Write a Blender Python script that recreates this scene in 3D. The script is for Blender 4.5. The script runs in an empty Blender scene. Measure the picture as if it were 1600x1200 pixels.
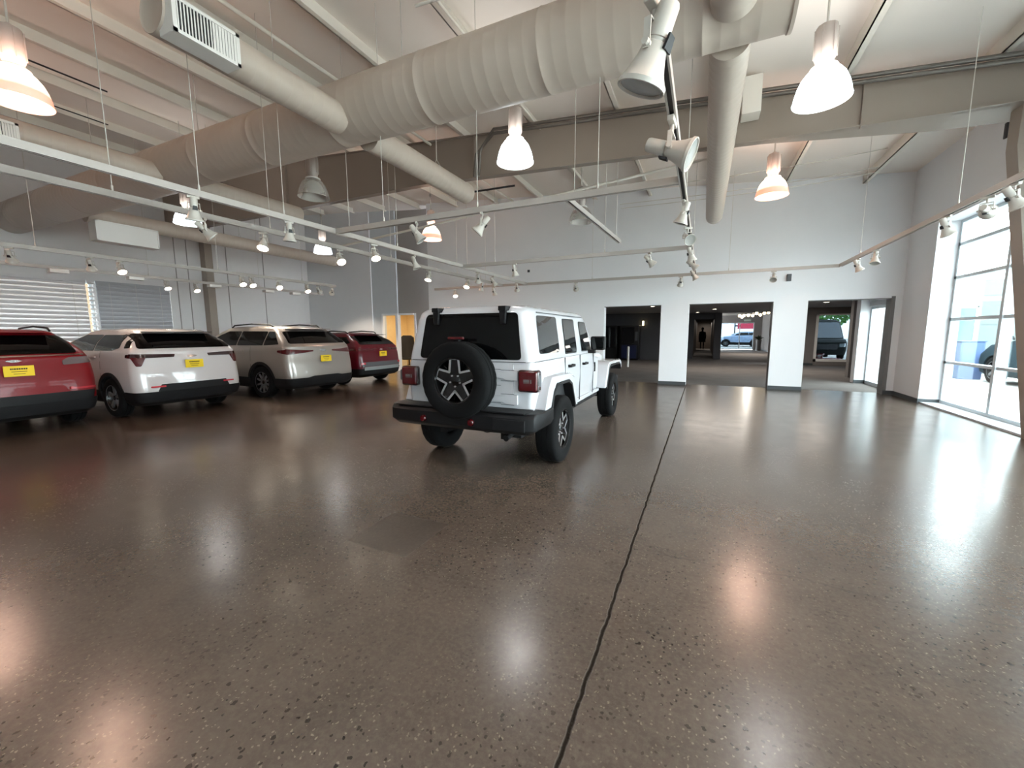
import bpy, bmesh, math, random
from math import pi, sin, cos, radians
from mathutils import Vector, Matrix
from mathutils.bvhtree import BVHTree
random.seed(11)
SC = bpy.context.scene
COL = SC.collection

# ------------------------------------------------------------------ camera
def make_camera():
    y, p, r, H = .4361, .1236, -.004, 1.54
    f = Vector((-sin(y)*cos(p), cos(y)*cos(p), -sin(p)))
    r0 = Vector((cos(y), sin(y), 0)); u0 = r0.cross(f)
    R = cos(r)*r0 + sin(r)*u0; U = -sin(r)*r0 + cos(r)*u0
    cam = bpy.data.cameras.new('camera'); o = bpy.data.objects.new('camera', cam); COL.objects.link(o)
    cam.sensor_fit = 'HORIZONTAL'; cam.sensor_width = 36; cam.lens = 36*638.26/1600
    cam.clip_start = .05; cam.clip_end = 400
    M = Matrix((R, U, -f)).transposed().to_4x4(); M.translation = (0, 0, H)
    o.matrix_world = M; SC.camera = o
make_camera()

# ------------------------------------------------------------------ materials
def lin(h):
    if isinstance(h, str):
        h = h.lstrip('#'); c = [int(h[i:i+2], 16)/255 for i in (0, 2, 4)]
        return tuple(v/12.92 if v <= .04045 else ((v+.055)/1.055)**2.4 for v in c) + (1,)
    return tuple(h)[:3] + (1,)

def mat(name, color, rough=.5, metal=0., em=None, es=0., coat=0., spec=.5, var=.06, scale=6., bump=0., bscale=80., alpha=1.):
    m = bpy.data.materials.new(name); m.use_nodes = True
    nt = m.node_tree; b = nt.nodes['Principled BSDF']
    c = lin(color)
    b.inputs['Base Color'].default_value = c
    b.inputs['Roughness'].default_value = rough; b.inputs['Metallic'].default_value = metal
    b.inputs['Specular IOR Level'].default_value = spec
    b.inputs['Alpha'].default_value = alpha; b.inputs['Coat Weight'].default_value = coat; b.inputs['Coat Roughness'].default_value = .03
    if em is not None:
        b.inputs['Emission Color'].default_value = lin(em); b.inputs['Emission Strength'].default_value = es
    tc = nt.nodes.new('ShaderNodeTexCoord')
    if var:
        n = nt.nodes.new('ShaderNodeTexNoise'); n.inputs['Scale'].default_value = scale; n.inputs['Detail'].default_value = 4
        nt.links.new(tc.outputs['Object'], n.inputs['Vector'])
        mx = nt.nodes.new('ShaderNodeMix'); mx.data_type = 'RGBA'
        mx.inputs[6].default_value = tuple(v*(1-var) for v in c[:3]) + (1,)
        mx.inputs[7].default_value = tuple(min(1, v*(1+var)) for v in c[:3]) + (1,)
        nt.links.new(n.outputs['Fac'], mx.inputs[0]); nt.links.new(mx.outputs[2], b.inputs['Base Color'])
    if bump:
        n2 = nt.nodes.new('ShaderNodeTexNoise'); n2.inputs['Scale'].default_value = bscale; n2.inputs['Detail'].default_value = 3
        nt.links.new(tc.outputs['Object'], n2.inputs['Vector'])
        bp = nt.nodes.new('ShaderNodeBump'); bp.inputs['Strength'].default_value = bump; bp.inputs['Distance'].default_value = .01
        nt.links.new(n2.outputs['Fac'], bp.inputs['Height']); nt.links.new(bp.outputs['Normal'], b.inputs['Normal'])
    return m

def glass_mat(name, tint=(1, 1, 1), refl=.5, ior=1.5):
    m = bpy.data.materials.new(name); m.use_nodes = True; nt = m.node_tree
    for n in list(nt.nodes):
        if n.type == 'BSDF_PRINCIPLED': nt.nodes.remove(n)
    out = nt.nodes['Material Output']
    tr = nt.nodes.new('ShaderNodeBsdfTransparent'); tr.inputs['Color'].default_value = tint + (1,)
    gl = nt.nodes.new('ShaderNodeBsdfGlossy'); gl.inputs['Roughness'].default_value = .01
    fr = nt.nodes.new('ShaderNodeFresnel'); fr.inputs['IOR'].default_value = ior
    mu = nt.nodes.new('ShaderNodeMath'); mu.operation = 'MULTIPLY'; mu.inputs[1].default_value = refl
    mx = nt.nodes.new('ShaderNodeMixShader')
    nt.links.new(fr.outputs[0], mu.inputs[0]); nt.links.new(mu.outputs[0], mx.inputs[0])
    nt.links.new(tr.outputs[0], mx.inputs[1]); nt.links.new(gl.outputs[0], mx.inputs[2])
    nt.links.new(mx.outputs[0], out.inputs['Surface'])
    return m

def floor_mat():
    m = bpy.data.materials.new('polished_concrete'); m.use_nodes = True; nt = m.node_tree
    N = nt.nodes.new; L = nt.links.new; b = nt.nodes['Principled BSDF']
    tc = N('ShaderNodeTexCoord'); sep = N('ShaderNodeSeparateXYZ'); L(tc.outputs['Object'], sep.inputs[0])
    def math_(op, a, bb=None, c=None):
        n = N('ShaderNodeMath'); n.operation = op
        for i, v in enumerate((a, bb, c)):
            if v is None: continue
            if isinstance(v, (int, float)): n.inputs[i].default_value = v
            else: L(v, n.inputs[i])
        return n.outputs[0]
    def noise(s, d=4, rough=.55):
        n = N('ShaderNodeTexNoise'); n.inputs['Scale'].default_value = s; n.inputs['Detail'].default_value = d
        n.inputs['Roughness'].default_value = rough
        L(tc.outputs['Object'], n.inputs['Vector']); return n.outputs['Fac']
    def mix(f, a, c):
        n = N('ShaderNodeMix'); n.data_type = 'RGBA'
        if isinstance(f, (int, float)): n.inputs[0].default_value = f
        else: L(f, n.inputs[0])
        for i, v in ((6, a), (7, c)):
            if isinstance(v, tuple): n.inputs[i].default_value = v
            else: L(v, n.inputs[i])
        return n.outputs[2]
    def ramp(f, lo, hi):
        n = N('ShaderNodeMapRange'); n.inputs[1].default_value = lo; n.inputs[2].default_value = hi
        L(f, n.inputs[0]); return n.outputs[0]
    big = noise(.55, 5); mid = noise(3.2, 6, .65); fine = noise(38, 3, .7)
    col = mix(ramp(big, .35, .65), lin('#493d36'), lin('#574b43'))
    col = mix(math_('MULTIPLY', ramp(mid, .45, .72), .5), col, lin('#362e28'))
    col = mix(math_('MULTIPLY', ramp(fine, .42, .7), .45), col, lin('#62594f'))
    # exposed aggregate: small stones, dark and light
    nz = N('ShaderNodeTexNoise'); nz.inputs['Scale'].default_value = 45; nz.inputs['Detail'].default_value = 2; L(tc.outputs['Object'], nz.inputs['Vector'])
    wv = N('ShaderNodeVectorMath'); wv.operation = 'MULTIPLY_ADD'; wv.inputs[1].default_value = (.022, .022, 0); L(nz.outputs['Color'], wv.inputs[0]); L(tc.outputs['Object'], wv.inputs[2])
    expo = ramp(noise(.9, 3), .36, .62)
    for sc, dark, thr, k in ((55., '#12100e', .88, .85), (80., '#8d8272', .87, .55), (34., '#15120f', .95, .8)):
        v = N('ShaderNodeTexVoronoi'); v.inputs['Scale'].default_value = sc; L(wv.outputs[0], v.inputs['Vector'])
        sx = N('ShaderNodeSeparateColor'); L(v.outputs['Color'], sx.inputs[0])
        pick = math_('GREATER_THAN', sx.outputs[0], thr)
        near = math_('LESS_THAN', v.outputs['Distance'], .36)
        fac = math_('MULTIPLY', math_('MULTIPLY', pick, near), math_('MULTIPLY', math_('ADD', math_('MULTIPLY', expo, .9), .1), k))
        col = mix(fac, col, lin(dark))
    # saw-cut joints and hairline cracks (real marks in the slab)
    wob = math_('MULTIPLY', math_('SUBTRACT', noise(7, 4), .5), .03)
    wob2 = math_('MULTIPLY', math_('SUBTRACT', noise(1.3, 6, .7), .5), .35)
    def line(coord, at, w, wb):
        d = math_('ABSOLUTE', math_('ADD', math_('SUBTRACT', coord, at), wb))
        n = N('ShaderNodeMapRange'); n.inputs[1].default_value = w; n.inputs[2].default_value = w*.35; L(d, n.inputs[0])
        return n.outputs[0]
    X, Y = sep.outputs[0], sep.outputs[1]
    j = line(X, -.4, .013, wob)
    cr = math_('MULTIPLY', line(Y, 2.9, .010, wob2), math_('MULTIPLY', math_('GREATER_THAN', X, -.2), .45))
    cr2 = math_('MULTIPLY', line(Y, 7.75, .016, wob), .3)
    j2 = math_('MULTIPLY', line(X, -5.6, .014, wob), .45)
    col = mix(math_('MULTIPLY', j, .85), col, lin('#0c0a08'))
    for q in (cr, cr2, j2): col = mix(q, col, lin('#3a342e'))
    # square repair patch
    px = math_('LESS_THAN', math_('ABSOLUTE', math_('ADD', X, 2.08)), .28)
    py = math_('LESS_THAN', math_('ABSOLUTE', math_('SUBTRACT', Y, 2.37)), .27)
    pt = math_('MULTIPLY', px, py)
    col = mix(math_('MULTIPLY', pt, .24), col, lin('#26211c'))
    L(col, b.inputs['Base Color'])
    ro = math_('ADD', math_('MULTIPLY', mid, .15), .15)
    ro = math_('ADD', ro, math_('MULTIPLY', j, .7)); ro = math_('ADD', ro, math_('MULTIPLY', pt, .12))
    L(ro, b.inputs['Roughness'])
    L(math_('MULTIPLY', math_('SUBTRACT', 1., j), .58), b.inputs['Specular IOR Level'])
    bp = N('ShaderNodeBump'); bp.inputs['Strength'].default_value = .12; bp.inputs['Distance'].default_value = .01
    hh = math_('ADD', math_('MULTIPLY', noise(26, 2), .35), math_('MULTIPLY', j, -2.))
    L(hh, bp.inputs['Height']); L(bp.outputs['Normal'], b.inputs['Normal'])
    return m

M_ = {}
def setup_materials():
    M_['floor'] = floor_mat()
    M_['wall'] = mat('wall_white', '#e3e4e7', .7, var=.02, scale=1.2, bump=.05, bscale=120)
    M_['wall_left'] = mat('wall_metal_panel', '#dcd8d8', .6, var=.03)
    M_['wall_blue'] = mat('wall_pale_grey', '#c6cbd0', .7, var=.03)
    M_['wall_grey'] = mat('wall_mid_grey', '#95908c', .7, var=.03)
    M_['wall_dark'] = mat('wall_charcoal', '#46464a', .75, var=.04)
    M_['roof'] = mat('roof_insulation_white', '#f0e8e0', .75, var=.04, scale=.8, bump=.15, bscale=2.5)
    M_['steel'] = mat('painted_steel_offwhite', '#e2dcd2', .5, var=.03, scale=2)
    M_['beam'] = mat('painted_steel_beam', '#9a8d82', .5, var=.03, scale=1.5)
    M_['duct'] = mat('painted_duct', '#bdb0a4', .42, var=.03, scale=2)
    M_['white'] = mat('white_enamel', '#e6e4e0', .4, var=.02)
    M_['track'] = mat('white_track', '#a8a19b', .4, var=.02)
    M_['dark'] = mat('dark_slot', '#17171a', .6)
    M_['black'] = mat('black_plastic', '#0e0e10', .55, spec=.25, var=.1)
    M_['grey'] = mat('grey_plastic', '#4a4c50', .5)
    M_['conduit'] = mat('dark_conduit', '#6b655f', .45, metal=.4)
    M_['wire'] = mat('steel_wire', '#c9c4bc', .4)
    M_['base'] = mat('baseboard_dark', '#3a3f42', .5)
    M_['alu'] = mat('window_aluminium', '#c3cbd0', .4, var=.02)
    M_['glass'] = glass_mat('window_glass', (.93, .98, .97), .5)
    M_['glasst'] = glass_mat('tinted_window_glass', (.24, .27, .29), .4)
    M_['carpet'] = mat('carpet_grey', '#5d5753', .95, var=.35, scale=1.6, bump=.5, bscale=150)
    M_['lobby_ceil'] = mat('lobby_ceiling', '#8f8f93', .8)
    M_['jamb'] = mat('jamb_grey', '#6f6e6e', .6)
    # vehicles
    M_['jeepwhite'] = mat('bright_white_paint', '#b9b9bd', .25, coat=.8, var=.0)
    M_['suvwhite'] = mat('pearl_white_paint', '#bdb7b6', .25, coat=.8, var=.0)
    M_['red'] = mat('red_paint', '#70000c', .35, spec=.3, coat=.12, var=.0)
    M_['maroon'] = mat('dark_red_paint', '#520314', .3, spec=.3, coat=.25, var=.0)
    M_['silver'] = mat('champagne_silver_paint', '#948c86', .32, metal=.5, coat=.7, var=.0)
    M_['carblue'] = mat('pale_blue_paint', '#8fa6c4', .3, metal=.2, coat=.8, var=0)
    M_['truckgrey'] = mat('slate_grey_paint', '#2a363c', .6, spec=.05, var=0)
    M_['carglass'] = mat('tinted_glass', '#060708', .04, spec=.3, var=0)
    M_['sideglass'] = mat('side_tinted_glass', '#1a1d1f', .02, spec=1., var=0)
    M_['tyre'] = mat('tyre_rubber', '#0a0a0b', .85, spec=.15, var=.1, bump=.15, bscale=60)
    M_['rimblack'] = mat('gloss_black_wheel', '#0d0d0e', .25)
    M_['rimsilver'] = mat('machined_aluminium', '#d5d6d8', .28, metal=.85)
    M_['rimgrey'] = mat('grey_alloy', '#9a9b9e', .3, metal=.8)
    M_['clad'] = mat('black_cladding', '#121214', .6, spec=.25, var=.1)
    M_['lamp'] = mat('red_lamp_lens', '#460309', .2, coat=.3, var=0)
    M_['lampbright'] = mat('red_reflector', '#a80c20', .3, coat=.2, var=0)
    M_['lampgrey'] = mat('smoked_lamp_lens', '#5c5254', .15, coat=1.)
    M_['lampdark'] = mat('dark_lamp_lens', '#2a1216', .12, coat=1., var=0)
    M_['chrome'] = mat('chrome', '#d8d8da', .12, metal=1., var=0)
    M_['plate'] = mat('yellow_paper_plate', '#e3c216', .6)
    M_['ink'] = mat('black_print', '#2a2410', .7)
    M_['skid'] = mat('silver_skid', '#9aa0a0', .4, metal=.5)
    M_['blind'] = mat('blind_slat', '#d9d5d6', .5)
    M_['blindgrey'] = mat('blind_slat_grey', '#a9a8ac', .5)

# ------------------------------------------------------------------ mesh builder
class MB:
    def __init__(s): s.v = []; s.f = []; s.m = []
    def add(s, vs, fs, mi=0):
        o = len(s.v); s.v += [tuple(p) for p in vs]
        for f in fs: s.f.append([i+o for i in f]); s.m.append(mi)
        return s
    def box(s, x0, x1, y0, y1, z0, z1, mi=0, M=None):
        vs = [Vector((x, y, z)) for x in (x0, x1) for y in (y0, y1) for z in (z0, z1)]
        if M is not None: vs = [M @ p for p in vs]
        return s.add(vs, [(0, 1, 3, 2), (4, 6, 7, 5), (0, 4, 5, 1), (2, 3, 7, 6), (0, 2, 6, 4), (1, 5, 7, 3)], mi)
    def ring_loft(s, rings, close=True, caps=True, mi=0):
        n = len(rings[0]); vs = [p for r in rings for p in r]; fs = []
        for i in range(len(rings)-1):
            for j in range(n if close else n-1):
                k = (j+1) % n
                fs.append((i*n+j, i*n+k, (i+1)*n+k, (i+1)*n+j))
        if caps:
            fs.append(tuple(range(n-1, -1, -1))); fs.append(tuple((len(rings)-1)*n+j for j in range(n)))
        return s.add(vs, fs, mi)
    def cyl(s, p0, p1, r0, r1=None, n=16, caps=True, mi=0):
        p0 = Vector(p0); p1 = Vector(p1); r1 = r0 if r1 is None else r1
        d = (p1-p0).normalized(); a = d.orthogonal().normalized(); b = d.cross(a)
        R = [[p + r*(cos(2*pi*i/n)*a + sin(2*pi*i/n)*b) for i in range(n)] for p, r in ((p0, r0), (p1, r1))]
        return s.ring_loft(R, True, caps, mi)
    def tube(s, pts, r, n=8, mi=0):
        pts = [Vector(p) for p in pts]; rings = []
        d0 = (pts[1]-pts[0]).normalized(); a = d0.orthogonal().normalized()
        for i, p in enumerate(pts):
            d = (pts[min(i+1, len(pts)-1)]-pts[max(i-1, 0)]).normalized()
            a = (a - d*a.dot(d)).normalized(); b = d.cross(a)
            rings.append([p + r*(cos(2*pi*k/n)*a + sin(2*pi*k/n)*b) for k in range(n)])
        return s.ring_loft(rings, True, True, mi)
    def lathe(s, prof, n=24, M=None, mi=0, caps=False):      # prof of (r, z) about local z
        rings = [[Vector((r*cos(2*pi*i/n), r*sin(2*pi*i/n), z)) for i in range(n)] for r, z in prof]
        if M is not None: rings = [[M @ p for p in r] for r in rings]
        return s.ring_loft(rings, True, caps, mi)
    def prism(s, poly, axis, a, b, mi=0):                    # poly in the two other axes
        def P(u, v, w): return {'x': (w, u, v), 'y': (u, w, v), 'z': (u, v, w)}[axis]
        n = len(poly)
        vs = [P(u, v, a) for u, v in poly] + [P(u, v, b) for u, v in poly]
        fs = [tuple(range(n)), tuple(range(2*n-1, n-1, -1))] + [(i, i+n, (i+1) % n + n, (i+1) % n) for i in range(n)]
        return s.add(vs, fs, mi)
    def build(s, name, mats, parent=None, smooth=None, bevel=0, seg=2, loc=None):
        me = bpy.data.meshes.new(name); me.from_pydata(s.v, [], s.f)
        if not isinstance(mats, (list, tuple)): mats = [mats]
        for m in mats: me.materials.append(M_[m] if isinstance(m, str) else m)
        me.polygons.foreach_set('material_index', s.m)
        bm = bmesh.new(); bm.from_mesh(me); bmesh.ops.recalc_face_normals(bm, faces=bm.faces); bm.to_mesh(me); bm.free()
        if smooth is not None:
            me.polygons.foreach_set('use_smooth', [True]*len(me.polygons)); me.set_sharp_from_angle(angle=radians(smooth))
        o = bpy.data.objects.new(name, me); COL.objects.link(o)
        if parent is not None: o.parent = parent
        if loc is not None: o.location = loc
        if bevel:
            b = o.modifiers.new('bevel', 'BEVEL'); b.width = bevel; b.segments = seg; b.limit_method = 'ANGLE'
            b.angle_limit = radians(40); b.harden_normals = False
            if smooth is None:
                me.polygons.foreach_set('use_smooth', [True]*len(me.polygons)); me.set_sharp_from_angle(angle=radians(35))
        return o

def tag(o, label, cat, group=None, kind=None):
    if label: o['label'] = label
    if cat: o['category'] = cat
    if group: o['group'] = group
    if kind: o['kind'] = kind
    return o
def struct(o): o['kind'] = 'structure'; return o
def empty(name, loc=(0, 0, 0), rz=0):
    o = bpy.data.objects.new(name, None); COL.objects.link(o); o.location = loc; o.rotation_euler = (0, 0, rz)
    o.empty_display_size = .1; return o
def copy_tree(o, parent=None):
    c = o.copy(); COL.objects.link(c)
    if parent is not None: c.parent = parent
    for ch in [x for x in bpy.data.objects if x.parent == o]: copy_tree(ch, c)
    return c
def roof_z(x): return 5.2 + .0795*(4.28-x)
# ================================================================== the building shell
setup_materials()
XR, XO, XL, YF, YB = 4.28, 4.75, -16.65, 12.95, -5.0
def shell():
    struct(MB().box(XL-.3, 4.75, YB-.3, YF+.3, -.2, 0).box(XL-.3, -9.3, YF+.3, 13.8, -.2, 0).build('floor', 'floor'))
    # roof deck (1 in 12 fall towards the glazed side)
    r = MB(); a, b = XL-.3, XO
    r.prism([(a, roof_z(a)), (b, roof_z(b)), (b, roof_z(b)+.15), (a, roof_z(a)+.15)], 'y', YB-.3, 13.9)
    struct(r.build('ceiling', 'roof'))
    # far wall with three openings
    w = MB(); y0, y1 = YF, YF+.3
    xs = [-9.5, -2.85, -1.17, -.41, 1.65, 2.41, 4.08, XO]
    for i in (0, 2, 4, 6): w.box(xs[i], xs[i+1], y0, y1, 0, 2.35)
    w.prism([(-9.5, 2.35), (XO, 2.35), (XO, roof_z(XO)), (-9.5, roof_z(-9.5))], 'y', y0, y1)
    struct(w.build('wall_far', 'wall'))
    # grey linings of the openings
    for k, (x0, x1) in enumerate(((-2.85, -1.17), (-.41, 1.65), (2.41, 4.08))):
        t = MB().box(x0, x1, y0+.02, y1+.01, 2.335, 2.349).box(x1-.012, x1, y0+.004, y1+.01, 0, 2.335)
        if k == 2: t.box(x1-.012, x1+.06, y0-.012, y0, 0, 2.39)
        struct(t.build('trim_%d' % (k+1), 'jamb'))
    # walls at the left end of the far side
    h = roof_z
    def seg(n, x0, x1, yy, m, openings=()):
        s = MB(); cuts = sorted([x0, x1] + [c for o in openings for c in o]); i = x0
        for (o0, o1) in openings:
            if o0 > i: s.box(i, o0, yy, yy+.2, 0, 2.35)
            i = o1
        if i < x1: s.box(i, x1, yy, yy+.2, 0, 2.35)
        s.prism([(x0, 2.35), (x1, 2.35), (x1, h(x1)), (x0, h(x0))], 'y', yy, yy+.2)
        return struct(s.build(n, m))
    seg('wall_back_left', XL, -12.86, 13.5, 'wall')
    seg('wall_back_middle', -12.86, -11.54, 13.55, 'wall_blue', [(-12.32, -11.54)])
    seg('wall_back_right', -11.54, -9.0, 13.62, 'wall_grey', [(-11.54, -10.68)])
    struct(MB().box(-11.6, -11.48, 13.48, 13.66, 0, 2.37).build('trim_4', 'wall'))
    struct(MB().box(-10.72, -10.64, 13.58, 13.66, 0, 2.37).box(-12.36, -12.28, 13.5, 13.6, 0, 2.37).box(-12.28, -10.72, 13.52, 13.66, 2.30, 2.37).build('trim_5', 'wall'))
    # left wall, two windows behind blinds
    l = MB(); z0, z1 = .95, 3.12
    for (a, b) in ((YB-.3, 1.4), (8.0, 13.8)): l.box(XL-.25, XL, a, b, 0, 3.12)
    l.box(XL-.25, XL-.1, 6.07, 6.14, 0, 3.12); l.box(XL-.25, XL, 1.4, 8.0, 0, z0)
    l.box(XL-.25, XL, YB-.3, 13.8, 3.12, roof_z(XL))
    struct(l.build('wall_left', 'wall_left'))
    for y in (8.25, 8.62, 9.95, 11.4):
        struct(MB().box(XL, XL+.015, y-.012, y+.012, 0, roof_z(XL)).build('trim_panel_seam', 'wall_grey'))
    struct(MB().box(XL-.3, 1.6, YB-.3, YB, 0, 6.9).box(3.6, XO, YB-.3, YB, 0, 6.9).box(1.6, 3.6, YB-.3, YB, 2.3, 6.9).build('wall_near', 'wall'))
    e = tag(empty('window_9', (2.6, YB-.1, 0)), None, None, kind='structure'); f = MB()  # added window behind the camera, gives frontal daylight on the far wall
    for z in (.04, .95, 2.26): f.box(-1.0, 1.0, -.05, .05, z-.03, z+.03)
    for x in (-.97, 0, .97): f.box(x-.03, x+.03, -.05, .05, .05, 2.25)
    f.build('frame', 'alu', e); MB().box(-.98, .98, -.003, .003, .05, 2.26).build('pane', 'glass', e)
    # right wall with two glazed bays
    r = MB()
    for (a, b) in ((YB-.3, YB+.4), (.2, 1.0), (7.55, 8.3), (11.64, YF)): r.box(XR, XO, a, b, 0, roof_z(XR))
    r.box(XR, XO, 1.0, 7.55, 3.77, roof_z(XR)); r.box(XR, XO, YB+.4, .2, 3.77, roof_z(XR)); r.box(XR, XO, 8.3, 11.64, 3.77, roof_z(XR))
    struct(r.build('wall_right', 'wall'))
    for k, (a, b, vs) in enumerate(((8.3, 11.64, (9.96,)), (1.0, 7.55, (2.64, 4.28, 5.92)), (YB+.4, .2, (-3.0, -1.4)))):
        e = tag(empty('window_%d' % (k+1), (4.62, (a+b)/2, 0)), None, None, kind='structure')
        yc = (a+b)/2; f = MB()
        for z, t in ((.05, .05), (.9, .025), (1.79, .03), (2.63, .03), (3.29, .03), (3.74, .03)): f.box(-.0, .13, a-yc, b-yc, z-t, z+t)
        for y in (a+.035, b-.035): f.box(-.0, .13, y-yc-.035, y-yc+.035, .1, 3.71)
        for y in vs: f.box(-.02, .13, y-yc-.04, y-yc+.04, .1, 3.71)
        f.build('frame', 'alu', e)
        MB().box(.06, .066, a-yc+.02, b-yc-.02, .06, 3.74).build('pane', 'glass', e)
        struct(MB().box(XR+.02, XO+.02, a, b, 0.002, .035).build('window_sill', 'alu'))
    # baseboards
    bb = MB()
    for (x0, x1) in ((-9.5, -2.85), (-1.17, -.41), (1.65, 2.41), (4.08, XR)): bb.box(x0, x1, YF-.015, YF, 0, .1)
    struct(bb.build('baseboard_far', 'base'))
    struct(MB().box(XR-.015, XR, 11.64, YF-.015, 0, .1).box(XR-.015, XO-.1, 11.625, 11.64, 0, .1).build('baseboard_right', 'base'))
    # purlins
    for k in range(13):
        x = 3.3-1.64*k; zt = roof_z(x); p = MB()
        if x < XL+.2: break
        p.box(x-.008, x+.008, YB, YF, zt-.205, zt+.002).box(x-.008, x+.075, YB, YF, zt-.205, zt-.19).box(x+.06, x+.075, YB, YF, zt-.19, zt-.165)
        struct(p.build('roof_purlin', 'steel'))
    # tapered frame: rafter beam and right-hand column
    b = MB(); def_z = lambda x: min(4.9, 4.52+.05*max(0, 2-x))
    xs = [XL, -6, -2, .7, 3.0, 4.27]; rings = []
    far = lambda x: 8.16 + max(0, min(.6, (x-.7)*.195))
    top = lambda x: roof_z(x)-.215
    web = MB()
    for q0, q1 in zip(xs[:-1], xs[1:]):
        web.add([(q0, 8.07, def_z(q0)), (q1, 8.07, def_z(q1)), (q1, 8.07, top(q1)), (q0, 8.07, top(q0)),
                 (q0, 8.09, def_z(q0)), (q1, 8.09, def_z(q1)), (q1, 8.09, top(q1)), (q0, 8.09, top(q0))],
                [(0, 1, 2, 3), (7, 6, 5, 4), (0, 4, 5, 1), (3, 2, 6, 7), (0, 3, 7, 4), (1, 5, 6, 2)])
        for zz, y0, y1a, y1b in ((def_z, 8.0, far(q0), far(q1)), (top, 8.0, 8.16, 8.16)):
            web.add([(q0, y0, zz(q0)), (q1, y0, zz(q1)), (q1, y1b, zz(q1)), (q0, y1a, zz(q0)),
                     (q0, y0, zz(q0)+.014), (q1, y0, zz(q1)+.014), (q1, y1b, zz(q1)+.014), (q0, y1a, zz(q0)+.014)],
                    [(3, 2, 1, 0), (4, 5, 6, 7), (0, 1, 5, 4), (2, 3, 7, 6), (0, 4, 7, 3), (1, 2, 6, 5)])
    for x in (1.95, -4.6, -10.5): web.box(x-.006, x+.006, 8.0, 8.07, def_z(x), top(x))
    struct(web.build('roof_beam', 'beam'))
    c = MB(); xi = lambda z: 4.285-.165*z if z < 4.2 else 3.59
    c.prism([(XR, 0), (4.25, 0), (3.68, 4.0), (3.68, roof_z(3.68)-.2), (XR, roof_z(XR)-.2)], 'y', 8.12, 8.36)
    struct(c.build('column_right', 'beam'))
    struct(MB().box(XL, XL+.3, 9.05, 9.3, 0, roof_z(XL)).box(XL, XL+.3, 1.0, 1.25, 0, roof_z(XL)).build('column_left', 'beam'))
shell()

# ------------------------------------------------------------------ blinds on the left wall
def blind(y0, y1, m, ang, label, pitch=.125):
    e = tag(empty('window_blind', (XL+.05, (y0+y1)/2, 0)), label, 'blind'); hw = (y1-y0)/2
    MB().box(-.03, .03, -hw, hw, 3.08, 3.15).build('headrail', m, e)
    s = MB(); z = 3.06
    while z > .98:
        M = Matrix.Translation((0, 0, z)) @ Matrix.Rotation(ang, 4, 'Y'); q = pitch*.54; n = 6
        pr = [(-q+2*q*i/n, .016*(1-((2*i/n)-1)**2)) for i in range(n+1)]
        pr = pr+[(u, v-.003) for u, v in reversed(pr)]; k = len(pr)
        s.add([M @ Vector((u, y, v)) for y in (-hw+.01, hw-.01) for u, v in pr], [tuple(range(k)), tuple(range(2*k-1, k-1, -1))]+[(i, i+k, (i+1) % k+k, (i+1) % k) for i in range(k)]); z -= pitch
    s.build('slats', m, e)
    for y in ((-hw+.3, 0, hw-.3) if hw > .3 else (0,)): MB().box(.05, .053, y-.004, y+.004, .95, 3.1).build('ladder_cord', 'wire', e)
    MB().box(-.02, .02, -hw, hw, .93, .96).build('bottom_rail', m, e)
blind(1.45, 5.86, 'blind', radians(66), 'wide pale window blind with tilted slats on the left wall')
blind(5.88, 6.05, 'blind', radians(25), 'very narrow strip of open glowing slats between the two window blinds')
blind(6.08, 7.97, 'blindgrey', radians(74), 'narrower grey closed window blind next to the left wall columns')
for k, (a, b) in enumerate(((1.4, 6.06), (6.15, 8.0))):
    e = tag(empty('window_%d' % (k+8), (XL-.2, (a+b)/2, 0)), None, None, kind='structure'); hw = (b-a)/2
    MB().box(-.03, .03, -hw, hw, .95, 1.0).box(-.03, .03, -hw, hw, 3.07, 3.12).box(-.03, .03, -hw, -hw+.05, 1, 3.07).box(-.03, .03, hw-.05, hw, 1, 3.07).build('frame', 'alu', e)
    MB().box(-.004, .004, -hw+.04, hw-.04, .99, 3.08).build('pane', 'glass', e)

M_['skyblock'] = mat('sky_blocker_warm', '#6f5a44', .8)
struct(MB().box(-19.6, -19.4, -8, 16, -.3, 7).build('sky_blocker_left', 'skyblock'))  # unseen panel added to keep open sky off the left blinds
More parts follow.
